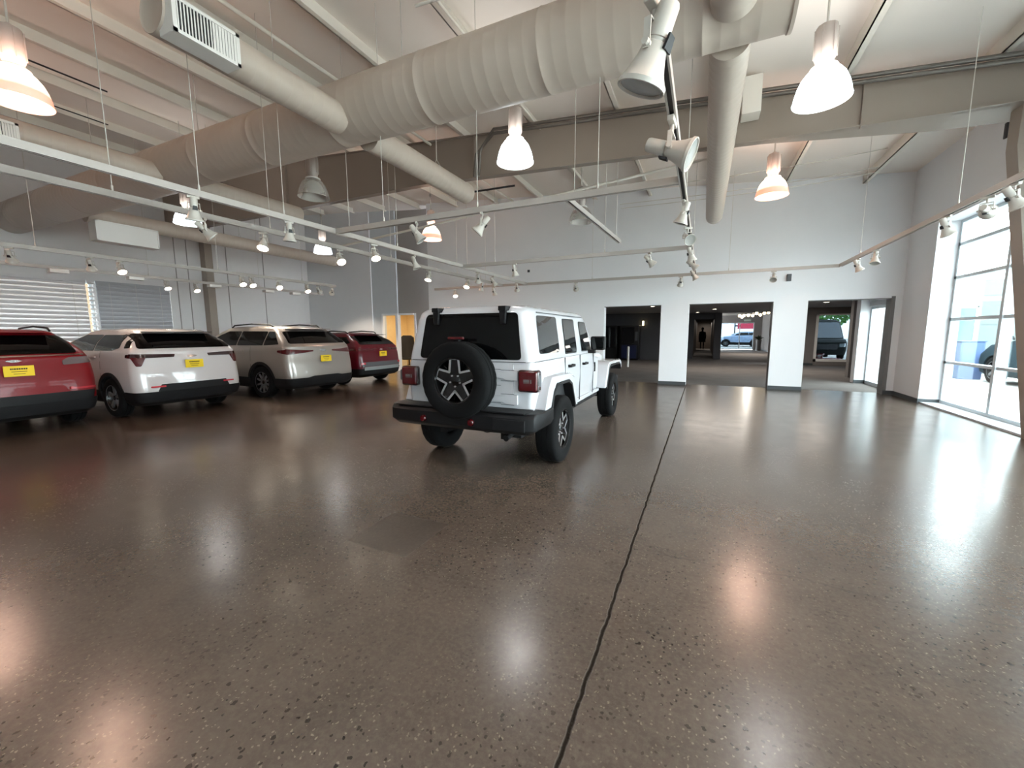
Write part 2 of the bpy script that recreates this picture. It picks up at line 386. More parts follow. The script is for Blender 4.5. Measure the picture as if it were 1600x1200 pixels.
# ------------------------------------------------------------------ office behind the back wall
def office():
    M_['office'] = mat('office_cream_wall', '#e6cfa0', .7)
    M_['office_floor'] = mat('office_carpet', '#6a5642', .9, var=.2)
    o = MB().box(-13.4, -9.6, 16.4, 16.5, 0, 2.7).box(-13.5, -13.4, 13.8, 16.5, 0, 2.7).box(-9.7, -9.6, 13.8, 16.5, 0, 2.7)
    struct(o.build('wall_office', 'office'))
    struct(MB().box(-13.5, -9.6, 13.75, 16.5, 2.7, 2.8).build('ceiling_office', 'office'))
    struct(MB().box(-13.5, -9.6, 13.8, 16.5, -.2, 0.0).build('floor_office', 'office_floor'))
    L = bpy.data.lights.new('office_lamp', 'AREA'); L.energy = 60; L.color = (1, .80, .52); L.size = 1.2
    lo = bpy.data.objects.new('office_lamp', L); COL.objects.link(lo); lo.location = (-11.6, 15.0, 2.65)
    # high-backed chair
    M_['leather'] = mat('dark_olive_leather', '#3b3326', .5)
    c = tag(empty('office_chair', (-11.62, 14.3, 0), .5), 'dark high-backed office chair in the lit doorway', 'chair')
    MB().box(-.26, .26, -.25, .25, .42, .52).build('seat', 'leather', c, bevel=.03)
    MB().prism([(-.25, .52), (.25, .52), (.29, 1.0), (.28, 1.38), (.17, 1.47), (-.17, 1.47), (-.28, 1.38), (-.29, 1.0)], 'y', -.33, -.24).build('backrest', 'leather', c, bevel=.03)
    for s in (-1, 1): MB().box(s*.3-.03, s*.3+.03, -.2, .15, .66, .71).box(s*.3-.02, s*.3+.02, -.05, .0, .45, .66).build('armrest', 'black', c, bevel=.01)
    b = MB().cyl((0, 0, .08), (0, 0, .42), .03)
    for k in range(5): b.cyl((0, 0, .09), (.3*cos(k*2*pi/5), .3*sin(k*2*pi/5), .05), .02, n=8); b.cyl((.3*cos(k*2*pi/5), .3*sin(k*2*pi/5), 0), (.3*cos(k*2*pi/5), .3*sin(k*2*pi/5), .06), .025, n=8)
    b.build('base', 'black', c)
    d = tag(empty('office_desk', (-12.5, 15.5, 0), pi/2), 'pale desk behind the doorway post in the lit office', 'desk')
    M_['deskwood'] = mat('pale_laminate', '#c9b489', .5, var=.15, scale=3)
    MB().box(-.7, .7, -.35, .35, .71, .75).build('tabletop', 'deskwood', d, bevel=.005)
    for s in (-1, 1): MB().box(s*.66-.02, s*.66+.02, -.33, .33, 0, .71).build('side_panel', 'deskwood', d)
office()

# ------------------------------------------------------------------ lobby beyond the openings
def lobby():
    struct(MB().box(-8, 4.75, YF+.3, 17.4, -.2, -.001).box(-8, 6.6, 17.4, 23.4, -.2, -.001).box(-8, 4.8, 23.4, 42.2, -.2, -.001).build('floor_lobby', 'carpet'))
    struct(MB().box(-8, 4.75, YF+.3, 17.4, 2.65, 2.8).box(-8, 6.6, 17.4, 23.4, 2.65, 2.8).box(-8, 4.8, 23.4, 26.6, 2.65, 2.8).build('ceiling_lobby', 'lobby_ceil'))
    M_['atrium'] = mat('atrium_ceiling', '#a39d96', .8); M_['atriumwall'] = mat('atrium_wall', '#77726f', .8)
    M_['brownwall'] = mat('dark_brown_panel', '#3a2f26', .6, var=.2)
    struct(MB().box(-8, 4.9, 26.6, 42.2, 3.05, 3.2).build('ceiling_atrium', 'atrium'))
    struct(MB().box(-8, -.9, 24.6, 24.75, 0, 2.65).box(-1.0, -.9, 24.75, 26.6, 0, 2.65).box(-1.0, -.53, 26.5, 26.7, 0, 3.05).box(-.53, .55, 26.5, 26.7, 2.3, 3.05).build('wall_lobby_back', 'wall_dark'))
    struct(MB().box(-8.1, -8, YF+.3, 24.7, 0, 2.65).build('wall_lobby_left', 'wall_dark'))
    struct(MB().box(.55, .92, 26.3, 27.0, 0, 3.05).build('column_lobby', 'wall_dark'))
    struct(MB().box(-.65, -.53, 26.7, 39.5, 0, 2.5).box(.55, .65, 27.0, 39.5, 0, 2.5).box(-.65, .65, 39.5, 39.6, 0, 2.5).build('wall_corridor', 'brownwall'))
    struct(MB().box(-.65, .65, 26.7, 39.6, 2.4, 2.5).build('ceiling_corridor', 'wall_dark'))
    struct(MB().box(-.53, .55, 27.4, 39.5, -.001, .14).build('floor_corridor_step', 'carpet'))
    w = MB().box(.65, 1.36, 42, 42.2, 0, 3.05).box(4.03, 5.0, 42, 42.2, 0, 3.05).box(1.36, 4.03, 42, 42.2, 2.4, 3.05)
    struct(w.build('wall_atrium', 'atriumwall'))
    struct(MB().box(4.62, 4.8, 24.0, 42, 0, 3.05).build('wall_atrium_right', 'atriumwall'))
    struct(MB().box(4.606, 4.62, 24.0, 42, 0, .1).build('baseboard_atrium', 'base'))
    e = tag(empty('window_5', (2.695, 42.1, 0)), None, None, kind='structure')
    MB().box(-1.335, 1.335, -.05, .05, .02, .1).box(-1.335, 1.335, -.05, .05, 2.33, 2.4).box(.2, .26, -.05, .05, .1, 2.33).box(-1.335, -1.28, -.05, .05, .1, 2.33).box(1.28, 1.335, -.05, .05, .1, 2.33).build('frame', 'alu', e)
    MB().box(-1.3, 1.3, -.003, .003, .08, 2.35).build('pane', 'glasst', e)
    # side window wall seen through the third opening
    w = MB().box(4.0, 4.68, 23.2, 23.4, 0, 2.65).box(6.0, 6.6, 23.2, 23.4, 0, 2.65).box(4.68, 6.0, 23.2, 23.4, 2.36, 2.65).box(4.68, 6.0, 23.2, 23.4, 0, .18)
    struct(w.build('wall_lobby_window_side', 'atriumwall'))
    e = tag(empty('window_6', (5.34, 23.25, 0)), None, None, kind='structure')
    MB().box(-.66, -.56, -.08, .05, .18, 2.36).box(-.66, .66, -.08, .05, 2.30, 2.36).box(-.66, .66, -.08, .05, .18, .30).box(.6, .66, -.08, .05, .3, 2.3).build('frame', 'white', e)
    MB().box(-.57, .61, -.003, .003, .29, 2.31).build('pane', 'glasst', e)
    struct(MB().box(-.0+4.0, 4.68, 23.18, 23.2, 0, .1).build('baseboard_lobby_side', 'base'))
    struct(MB().box(4.5, 4.75, 17.3, 17.6, 0, 2.65).box(4.75, 6.6, 17.4, 17.6, 0, 2.65).build('column_lobby_side', 'atriumwall'))
    struct(MB().box(6.5, 6.6, 17.6, 23.2, 0, 2.65).build('wall_lobby_side', 'atriumwall'))
    struct(MB().box(4.2, 4.62, 15.55, 15.9, 0, 2.65).box(4.62, 4.75, 15.55, 17.4, 0, 2.65).box(4.4, 4.6, YF+.3, 15.55, 2.28, 2.65).build('column_white_lobby', 'wall'))
    struct(MB().box(4.185, 4.62, 15.53, 15.55, 0, .1).build('baseboard_lobby_column', 'base'))
    e = tag(empty('window_7', (4.5, 14.4, 0)), None, None, kind='structure')
    MB().box(-.05, .05, -1.15, 1.15, .0, .1).box(-.05, .05, -1.15, 1.15, 2.2, 2.28).box(-.05, .05, 1.09, 1.15, .1, 2.2).box(-.05, .05, -1.15, -1.09, .1, 2.2).build('frame', 'alu', e)
    MB().box(-.003, .003, -1.1, 1.1, .08, 2.22).build('pane', 'glass', e)
    # recessed ceiling lights
    M_['lobbylight'] = mat('lobby_downlight', '#fff4e2', .4, em='#fff0dc', es=25., var=0)
    spots = [(-2.0, 18.4, 'first'), (-4.2, 18.8, 'left'), (.42, 22.0, 'mid'), (-.35, 24.9, 'corr'), (4.1, 19.0, 'third'), (.2, 17.5, 'near')]
    labels = ['round recessed ceiling light through the left opening', 'recessed ceiling light at the left edge of the left opening',
              'recessed ceiling light near the atrium edge in the middle opening', 'recessed ceiling light before the dark corridor in the middle opening',
              'recessed ceiling light in front of the lobby side window', 'dim recessed light at the top of the middle opening']
    for (x, y, _), lb in zip(spots, labels):
        t = tag(empty('recessed_light', (x, y, 2.65)), lb, 'ceiling light', 'recessed lobby lights')
        MB().lathe([(.11, 0), (.11, -.012), (.085, -.012), (.085, 0)], 20).build('trim_ring', 'white', t)
        MB().lathe([(.001, -.004), (.085, -.004)], 20).build('lens', 'lobbylight', t)
    # vending machines
    M_['vendblack'] = mat('vending_black', '#08090b', .3); M_['vendblue'] = mat('vending_blue', '#141c3c', .3); M_['vendglass'] = mat('vending_window', '#101216', .1, spec=.6)
    v = tag(empty('vending_machine', (-3.75, 24.05, 0)), 'tall black and blue vending machine against the lobby wall', 'vending machine')
    MB().box(-.5, .5, -.4, .4, .05, 1.95).build('cabinet', 'vendblack', v, bevel=.02)
    MB().box(-.42, .25, -.415, -.4, .95, 1.85).build('display_window', 'vendglass', v)
    MB().box(-.42, .4, -.412, -.4, .12, .85).build('lower_panel', 'vendblue', v)
    MB().box(.3, .44, -.415, -.4, 1.1, 1.6).build('keypad_panel', 'grey', v)
    v = tag(empty('vending_machine', (-4.95, 24.05, 0)), 'plain black vending machine left of the blue one', 'vending machine')
    MB().box(-.5, .5, -.4, .4, .05, 1.95).build('cabinet', 'vendblack', v, bevel=.02)
    MB().box(-.42, .42, -.415, -.4, .7, 1.85).build('display_window', 'vendglass', v)
    s = tag(empty('snack_shelf', (-5.35, 23.0, 0)), 'lit snack shelf at the left edge of the left opening', 'shelf')
    M_['snack'] = mat('snack_orange', '#c98a70', .5, em='#d88a6a', es=.25); M_['lampy'] = mat('wall_lamp_glow', '#fff0c0', .5, em='#ffe9b0', es=6., var=0)
    MB().box(-.35, .35, -.2, .2, 0, .05).box(-.35, .35, .17, .2, 0, 1.95).box(-.35, -.32, -.2, .2, 0, 1.95).box(.32, .35, -.2, .2, 0, 1.95).build('frame', 'vendblack', s)
    for k, z in enumerate((.4, .75, 1.1, 1.45, 1.8)): MB().box(-.32, .32, -.2, .17, z, z+.02).build('shelf_board', 'grey', s)
    l = tag(empty('wall_sconce', (-3.15, 24.55, 2.08)), 'small glowing wall lamp beside the vending machines', 'wall lamp')
    MB().box(-.05, .05, 0, .05, -.16, .16).build('back_plate', 'grey', l)
    MB().cyl((0, -.05, -.13), (0, -.05, .13), .045).build('glow_tube', 'lampy', l)
    tag(MB().lathe([(.05, 0), (.05, .9), (.03, .93), (.001, .93)], 16).build('floor_post', 'white', loc=(-3.05, 19.0, 0)), 'short white post standing on the lobby floor in the left opening', 'post')
    # chandelier
    c = tag(empty('chandelier', (3.1, 33.6, 3.05)), 'branching chandelier of white globe bulbs in the atrium', 'chandelier')
    MB().cyl((0, 0, -.02), (0, 0, 0), .12).cyl((0, 0, -.3), (0, 0, 0), .012).cyl((-.9, -.3, -.3), (.95, .3, -.2), .015).cyl((-.5, .3, -.3), (.6, -.3, -.25), .015).build('frame', 'conduit', c)
    M_['globe'] = mat('globe_bulb', '#fff4da', .3, em='#ffe6b0', es=9., var=0)
    for k, (x, y, z) in enumerate([(-.85, -.3, -.36), (-.55, .2, -.33), (-.3, -.1, -.32), (0, .25, -.33), (.2, -.2, -.2), (.45, .1, -.3), (.7, .2, -.18), (.95, .3, -.15), (-.65, .3, -.42)]):
        bm = MB().lathe([(.001, -.1), (.07, -.07), (.1, 0), (.07, .07), (.001, .1)], 14, Matrix.Translation((x, y, z))).build('globe', 'globe', c, smooth=60)
    tag(MB().box(3.2, 3.75, 41.96, 41.99, 2.5, 2.66).build('ceiling_sign', mat('pale_green_sign', '#b9c8b8', .5)), 'pale green blank sign above the atrium entrance', 'sign')
    # plant on a stand
    p = tag(empty('potted_plant', (4.25, 40.3, 0)), 'dark potted plant in the atrium corner right of the entrance', 'plant')
    M_['leaf'] = mat('dark_leaf', '#26301f', .6, var=.3); M_['pot'] = mat('grey_pot', '#5d5b5a', .6)
    MB().lathe([(.001, 0), (.2, 0), (.17, .5), (.22, .9), (.2, .9), (.001, .85)], 20).build('pot', 'pot', p, smooth=40)
    f = MB(); rr = random.Random(3)
    for k in range(46):
        a = rr.uniform(0, 2*pi); t = rr.uniform(.15, 1.1); L = rr.uniform(.25, .5); d = Vector((cos(a)*sin(t), sin(a)*sin(t), cos(t)))
        s = d.cross(Vector((0, 0, 1))).normalized()*.05; b0 = Vector((0, 0, .85)); m_ = b0+d*L*.6+Vector((0, 0, .06)); e_ = b0+d*L
        f.add([b0, m_+s, e_, m_-s], [(0, 1, 2, 3)])
    f.build('foliage', 'leaf', p)
lobby()

# ------------------------------------------------------------------ figure in the corridor
def person():
    M_['coat'] = mat('dark_coat', '#15120f', .8); M_['skin'] = mat('skin', '#8a6248', .6); M_['hair'] = mat('dark_hair', '#140f0c', .7)
    P = [(0, 0, .95), (0, 0, 1.15), (0, 0, 1.38), (0, 0, 1.50), (0, -.01, 1.58), (0, -.02, 1.70), (0, -.01, 1.78),
         (.1, 0, .90), (.11, -.02, .50), (.11, .02, .10), (.12, -.12, .05),
         (-.1, 0, .90), (-.11, .03, .50), (-.1, .08, .10), (-.11, -.06, .05),
         (.19, 0, 1.42), (.25, .02, 1.15), (.24, -.06, .90), (.24, -.09, .80),
         (-.19, 0, 1.42), (-.25, .02, 1.15), (-.24, -.06, .90), (-.24, -.09, .80)]
    E = [(0, 1), (1, 2), (2, 3), (3, 4), (4, 5), (5, 6), (0, 7), (7, 8), (8, 9), (9, 10), (0, 11), (11, 12), (12, 13), (13, 14), (2, 15), (15, 16), (16, 17), (17, 18), (2, 19), (19, 20), (20, 21), (21, 22)]
    Rr = [.15, .15, .17, .07, .06, .095, .07, .09, .06, .045, .04, .09, .06, .045, .04, .065, .05, .04, .035, .065, .05, .04, .035]
    me = bpy.data.meshes.new('person'); me.from_pydata(P, E, []); me.materials.append(M_['coat'])
    o = bpy.data.objects.new('person', me); COL.objects.link(o); o.location = (-.08, 37.2, .14)
    sk = o.modifiers.new('skin', 'SKIN'); sv = me.skin_vertices[0].data
    for v, r in zip(sv, Rr): v.radius = (r, r*.85)
    sv[0].use_root = True
    o.modifiers.new('sub', 'SUBSURF').levels = 1; o.modifiers['sub'].render_levels = 1
    tag(o, 'dark figure standing far down the dim corridor', 'person')
    c = MB()
    rings = []
    for z, a, b in ((.62, .27, .2), (.9, .23, .18), (1.15, .2, .16), (1.38, .225, .16), (1.47, .15, .11), (1.5, .08, .08)):
        rings.append([(a*cos(t*2*pi/20), b*sin(t*2*pi/20), z) for t in range(20)])
    c.ring_loft(rings, True, False).build('coat', 'coat', o, smooth=60)
    MB().lathe([(.001, 1.83), (.07, 1.81), (.104, 1.74), (.1, 1.68), (.06, 1.6)], 16, Matrix.Translation((0, .01, 0))).build('hair', 'hair', o, smooth=60)
person()
# ================================================================== ventilation
def ducts():
    e = tag(empty('ventilation_duct', (-6.5, 4.62, 4.6)), 'big round off-white ventilation duct crossing the ceiling with side branches', 'ventilation duct')
    ox, oy, oz = -6.5, 4.62, 4.6
    t = MB(); n = 48; r = .388
    rings = []
    def ring(x, rr): return [(x-ox, rr*cos(2*pi*i/n), rr*sin(2*pi*i/n)) for i in range(n)]
    x = XL+.01; rings.append(ring(x, r)); seams = []
    x = -15.8
    while x < .45:
        big = abs((x+15.8) % 1.55) < .16
        k = .005 if big else .0012
        rings += [ring(x-.012, r), ring(x-.004, r+k), ring(x+.004, r+k), ring(x+.012, r)]; x += .155
    rings += [ring(.55, r), ring(.555, r+.012), ring(.585, r+.012), ring(.587, r-.01), ring(.57, r-.03)]
    t.ring_loft(rings, True, True)
    t.build('trunk', 'duct', e, smooth=50)
    def branch(x, y0, y1, ribs=.0):
        m = 28; rr = .19; bx = MB(); R = []
        s = 1 if y1 > y0 else -1
        def rg(y, q): return [(x-ox+q*cos(2*pi*i/m), y-oy, 4.4-oz+q*sin(2*pi*i/m)) for i in range(m)]
        R.append(rg(y0, rr)); y = y0+s*.12
        while abs(y-y0) < abs(y1-y0)-.1:
            R += [rg(y-.01*s, rr), rg(y-.003*s, rr+.0012), rg(y+.003*s, rr+.0012), rg(y+.01*s, rr)]; y += s*.14
        R += [rg(y1-s*.01, rr), rg(y1, rr-.004), rg(y1-s*.015, rr-.02)]
        bx.ring_loft(R, True, True)
        return bx.build('branch_pipe', 'duct', e, smooth=50)
    def diffuser(par, x0, x1, y0, y1, z0, z1, dark):
        b = MB().box(x0-ox, x1-ox, y0-oy, y1-oy, z0-oz, z1-oz).build('diffuser_box', 'white', par, bevel=.006)
        g = MB(); xf = x1-ox
        g.box(xf, xf+.012, y0-oy, y0-oy+.035, z0-oz, z1-oz).box(xf, xf+.012, y1-oy-.035, y1-oy, z0-oz, z1-oz)
        g.box(xf, xf+.012, y0-oy, y1-oy, z0-oz, z0-oz+.03).box(xf, xf+.012, y0-oy, y1-oy, z1-oz-.03, z1-oz)
        nb = max(8, int((y1-y0)/.03)); mid = y0+(y1-y0)*.55
        for k in range(nb):
            y = y0+.045+(y1-y0-.09)*k/(nb-1)
            if not dark: break
            if dark and y < mid: g.box(xf, xf+.010, y-oy-.005, y-oy+.005, z0-oz+.03, z1-oz-.03)
            else: g.box(xf, xf+.006, y-oy-.011, y-oy+.011, z0-oz+.03, z1-oz-.03)
        g.box(xf, xf+.002, y0-oy+.03, y1-oy-.03, z0-oz+.03, z1-oz-.03, mi=1 if dark else 0)
        g.build('grille', ['white', 'dark'], par)
    near = branch(-4.58, 4.35, 2.28); diffuser(near, -4.52, -4.31, 2.30, 2.88, 4.17, 4.47, True)
    branch(-4.58, 4.9, 7.65)
    nl = branch(-9.05, 4.35, 2.2); diffuser(nl, -9.0, -8.78, 2.25, 2.62, 4.17, 4.45, True)
    branch(-9.05, 4.9, 7.2)
    fl = branch(-13.45, 4.9, 12.2); diffuser(fl, -13.5, -13.15, 4.95, 6.2, 3.78, 4.25, False)
    branch(.1, 4.9, 11.7); branch(.1, 4.35, 2.3)
    for (x, y, z) in ((-3.7, 4.62, 5.0), (-8.2, 4.62, 5.0), (-12.0, 4.62, 5.0), (-.9, 4.62, 5.0)):
        w = MB().cyl((x-ox, y-oy, z-oz+.05), (x-ox, y-oy, roof_z(x)-oz-.01), .006, n=6)
        w.cyl((x-ox, y-oy-.25, z-oz-.1), (x-ox, y-oy, z-oz+.06), .005, n=6).cyl((x-ox, y-oy+.25, z-oz-.1), (x-ox, y-oy, z-oz+.06), .005, n=6)
        w.build('hanger_wire', 'wire', e)
    for (x, y) in ((-4.58, 6.6), (.1, 8.9), (-13.45, 8.5)):
        w = MB().cyl((x-ox, y-oy, 4.7-oz), (x-ox, y-oy, roof_z(x)-oz-.01), .006, n=6)
        w.cyl((x-ox-.19, y-oy, 4.4-oz), (x-ox, y-oy, 4.7-oz), .005, n=6).cyl((x-ox+.19, y-oy, 4.4-oz), (x-ox, y-oy, 4.7-oz), .005, n=6)
        w.build('hanger_wire', 'wire', e)
ducts()

# ================================================================== tracks, heads, pendants, pipes
ZT = 3.05
def track(p0, p1, label, wires, z=ZT, group=None):
    p0 = Vector(p0+(z,)); p1 = Vector(p1+(z,)); c = (p0+p1)/2; d = (p1-p0); L = d.length; d.normalize()
    e = tag(empty('light_track', c, math.atan2(d.y, d.x)), label, 'light track', group)
    r = MB().box(-L/2, L/2, -.028, .028, -.012, .04).box(-L/2, L/2, -.028, -.016, -.03, -.012).box(-L/2, L/2, .016, .028, -.03, -.012)
    r.box(-L/2, L/2, -.016, .016, -.013, -.0115, mi=1)
    r.build('rail', ['track', 'dark'], e)
    for s in wires:
        p = p0 + d*s; h = roof_z(p.x)-z-.02
        MB().cyl((s-L/2, 0, .04), (s-L/2, 0, h), .0045, n=6).cyl((s-L/2, 0, .04), (s-L/2, 0, .1), .011, n=8).build('hanging_wire', 'wire', e)
    return e
track((-.27, .6), (-.27, 11.9), 'white lighting track running away overhead right of the white off-roader', (.9, 2.2, 5.0, 8.6))
track((2.77, 1.0), (2.77, 11.9), 'white lighting track alongside the big right windows', (2.0, 6.1, 9.6))
track((-5.05, .8), (-5.05, 11.9), 'white lighting track, upper of the long pair across the left side', (.6, 2.0, 3.0, 4.1, 5.2, 7.6))
track((-5.9, .8), (-5.9, 12.0), 'white lighting track, lower of the long pair across the left side', (1.6, 3.4, 6.0, 8.5))
track((-8.5, 11.95), (2.77, 11.95), 'thin white cross track along the far wall above the openings', (2.0, 5.5, 9.0))
track((-5.02, 8.2), (-.3, 8.2), 'short white cross track joining the far part of the middle track', (.8, 3.2))
track((-5.02, 4.63), (-.3, 4.63), 'white cross track over the roof of the white off-roader', (.9, 2.4, 3.9))
track((-10.72, 1.0), (-10.72, 9.7), 'white lighting track above the row of parked cars', (2.2, 5.2, 7.5))
track((-13.4, 1.0), (-13.4, 11.5), 'white lighting track close to the left wall blinds', (2.0, 5.0, 8.0))
track((-1.82, 5.75), (-1.66, 8.85), 'lone short bright track hanging above the middle of the hall', (.3, 2.8), z=3.4)

M_['lamplit'] = mat('lit_lamp_face', '#fff6e6', .4, em='#fff0d8', es=22., var=0)
M_['lampoff'] = mat('unlit_lamp_face', '#8f8e8a', .25, spec=.6)
M_['headwhite'] = mat('lamp_head_white', '#b9b4ac', .4, var=.02)
def head_proto(lit):
    e = empty('spotlight', (0, 0, 0))
    MB().box(-.07, .07, -.02, .02, -.035, .0).cyl((0, 0, -.09), (0, 0, -.03), .012).build('track_adapter', 'headwhite', e, bevel=.004)
    y = MB()
    for s in (-1, 1):
        y.add([], []); y.prism([(s*.062, -.09), (s*.068, -.09), (s*.074, -.20), (s*.068, -.20)], 'y', -.014, .014)
        y.cyl((s*.055, 0, -.185), (s*.09, 0, -.185), .014, n=10)
    y.box(-.066, .066, -.014, .014, -.096, -.088)
    y.build('yoke', 'headwhite', e)
    h = MB()
    h.lathe([(.001, .165), (.038, .162), (.043, .15), (.045, .04), (.04, .038), (.04, .026), (.05, .02), (.058, -.02), (.074, -.07), (.093, -.11), (.1, -.116), (.1, -.135), (.092, -.135), (.085, -.12)], 24)
    ho = h.build('lamp_head', 'headwhite', e, smooth=35); ho.location = (0, 0, -.185)
    b = MB()                                       # open vent window showing the bulb neck
    b.prism([(-.03, .0), (.03, .0), (.022, .055), (-.022, .055)], 'y', -.062, -.052, mi=0)
    b.build('vent_slot', 'dark', ho)
    MB().lathe([(.001, -.118), (.05, -.121), (.088, -.127)], 20).build('lens', 'lamplit' if lit else 'lampoff', ho)
    return e
PROTO = {True: head_proto(True), False: head_proto(False)}
USED = {True: False, False: False}
def head(x, y, lit, pan, tilt, label, z=ZT, s=1., power=0, group=None):
    p = PROTO[lit]
    if USED[lit]: o = copy_tree(p)
    else: o = p; USED[lit] = True
    o.location = (x, y, z-.03); o.rotation_euler = (0, 0, radians(pan)); s = s if y < 3.5 and x > -1 else s*.8; o.scale = (s, s, s)
    ho = [c for c in bpy.data.objects if c.parent == o and c.name.startswith('lamp_head')][0]
    if lit and pan < 900:
        o.rotation_euler = (0, 0, math.atan2(-(0-x), (0-y))+radians(pan*.35)); tilt = 20+tilt*.5
    else: o.rotation_euler = (0, 0, radians(pan % 360 if pan < 900 else pan-1000))
    ho.rotation_euler = (radians(tilt), 0, 0)
    tag(o, label, 'spotlight', group)
    if power:
        L = bpy.data.lights.new('spot_beam', 'SPOT'); L.energy = power; L.color = (1, .84, .66); L.spot_size = radians(46); L.spot_blend = .5; L.shadow_soft_size = .07
        lo = bpy.data.objects.new('spot_beam', L); COL.objects.link(lo); lo.parent = ho; lo.location = (0, 0, -.16)
# tilt>0 swings the mouth towards local -y, pan turns that about z
HEADS = [
 (-.27, 2.12, 0, 75, 22, 'nearest large white spotlight hanging at the top of the picture', 1.12),
 (-.27, 3.25, 0, -95, 66, 'white spotlight turned to the right, second along the middle track', 1.1),
 (-.27, 5.2, 0, 80, 18, 'white spotlight aimed down left, third along the middle track', 1.),
 (-.27, 6.5, 0, -155, 62, 'white spotlight showing its round unlit face, fourth on the middle track', 1.),
 (-.27, 7.9, 0, -60, 18, 'white spotlight just beyond the cross track junction on the middle track', 1.),
 (-.27, 9.1, 0, -85, 50, 'white spotlight tilted right near the far end of the middle track', 1.),
 (-.27, 10.7, 0, -80, 30, 'last white spotlight at the far end of the middle track', 1.),
 (-.62, 11.95, 0, 10, 40, 'white spotlight on the far cross track just left of the middle track', 1.),
 (1.48, 11.95, 0, 170, 45, 'white spotlight on the far cross track above the pier between middle and right openings', 1.),
 (-3.48, 11.95, 0, 10, 60, 'white spotlight on the far cross track above the rear of the off-roader roof', 1.),
 (-7.67, 11.95, 1, 20, 25, 'lit spotlight low on the far cross track above the left roof edge of the off-roader', 1.),
 (-6.2, 11.95, 0, 0, 30, 'small unlit spotlight on the far cross track next to the track ends', 1.),
 (-3.75, 8.2, 0, -20, 15, 'white spotlight under the left part of the short cross track', 1.),
 (-.98, 8.2, 0, -60, 45, 'white spotlight under the right part of the short cross track', 1.),
 (-3.56, 4.63, 0, -60, 35, 'white spotlight beside the warm pendant over the off-roader', 1.),
 (-2.56, 4.63, 0, 110, 40, 'white spotlight hanging left of the grey pole on the off-roader cross track', 1.),
 (2.77, 7.34, 0, -70, 25, 'white spotlight in front of the top left pane of the right window', 1.),
 (2.77, 9.75, 0, 160, 20, 'white spotlight on the window track, upper of the far pair', 1.),
 (2.77, 10.7, 0, -70, 30, 'white spotlight on the window track, lower of the far pair', 1.),
 (2.77, 6.06, 0, -80, 35, 'white spotlight at the right picture edge on the window track', 1.),
 (2.77, 6.5, 0, -35, 86, 'white spotlight lying level along the window track', 1.),
 (-5.05, 2.73, 0, 75, 10, 'white spotlight covering part of the bright left pendant', 1.),
 (-5.05, 3.86, 0, 70, 5, 'pale unlit spotlight hanging between the upper and lower left tracks', 1.),
 (-5.05, 5.42, 1, 60, 18, 'lit spotlight on the upper left track before the far back wall', 1.),
 (-5.05, 6.48, 0, -60, 20, 'unlit spotlight on the upper left track at the grey wall corner', 1.),
 (-5.05, 8.9, 0, 30, 40, 'unlit dark-faced spotlight near the junction of the upper left track', 1.),
 (-5.05, 9.7, 0, -30, 35, 'unlit spotlight towards the far end of the upper left track', 1.),
 (-5.05, 11.2, 0, 20, 45, 'unlit grey spotlight at the far tip of the upper left track', 1.),
 (-5.9, 3.3, 0, -20, 45, 'unlit spotlight directly below the bright left pendant', 1.),
 (-5.9, 4.08, 1, -70, 15, 'lit spotlight on the lower left track, nearest of its lit ones', 1.),
 (-5.9, 5.47, 1, 60, 40, 'lit spotlight facing forward on the lower left track beside the white pendant', 1.),
 (-5.9, 8.07, 1, -80, 10, 'lit flat-looking spotlight on the lower left track in front of the far wall edge', 1.),
 (-5.9, 9.8, 1, -70, 25, 'lit spotlight farthest out on the lower left track', 1.),
 (-5.9, 10.6, 0, 60, 20, 'unlit spotlight at the end of the lower left track', 1.),
 (-10.72, 2.88, 0, 60, 40, 'unlit grey spotlight above the red car at the left picture edge', 1.),
 (-10.72, 3.89, 0, 60, 40, 'unlit grey spotlight above the gap between the red car and the white SUV', 1.),
 (-10.72, 4.34, 1, 65, 30, 'lit spotlight above the white SUV left of the wall diffuser', 1.),
 (-10.72, 6.75, 1, 60, 35, 'lit spotlight, left of a tight pair above the silver SUV', 1.),
 (-10.72, 7.0, 1, 75, 35, 'lit spotlight, right of a tight pair above the silver SUV', 1.),
 (-10.72, 7.75, 1, 45, 60, 'lit yellowish spotlight tilted sideways above the silver SUV', 1.),
 (-10.72, 8.65, 1, 60, 30, 'lit spotlight above the rear window of the silver SUV', 1.),
 (-10.72, 9.05, 1, 1030, 62, 'lit spotlight next to the back wall corner above the silver SUV', 1.),
 (-10.72, 9.55, 1, 1055, 58, 'lit spotlight at the far tip of the track over the parked cars', 1.),
 (-13.4, 6.38, 1, 70, 30, 'lit spotlight before the grey blind, left of two', 1.),
 (-13.4, 7.1, 1, 70, 30, 'lit spotlight before the grey blind, right of two', 1.),
]
for (x, y, lit, pan, tilt, lb, s) in HEADS:
    pw = 0
    if lit: pw = 80 if x > -10 else 130
    if pan > 900: pw = 600
    head(x, y, bool(lit), pan, tilt, lb, s=s, power=pw)
# flat transformer boxes on the wall-side track
for y, lb in ((3.2, 'flat pale box on the wall-side track at the left picture edge'), (4.3, 'flat pale box on the wall-side track above the open blind'),
              (5.7, 'flat pale box on the wall-side track at the seam between the blinds'), (7.6, 'flat pale box on the wall-side track before the wall column'),
              (9.3, 'flat pale box on the wall-side track past the wall column'), (10.3, 'flat grey box at the far end of the wall-side track')):
    tag(MB().box(-.09, .09, -.16, .16, -.11, -.03).build('transformer_box', 'white', bevel=.01, loc=(-13.4, y, ZT)), lb, 'electrical box', 'boxes on the wall-side track')

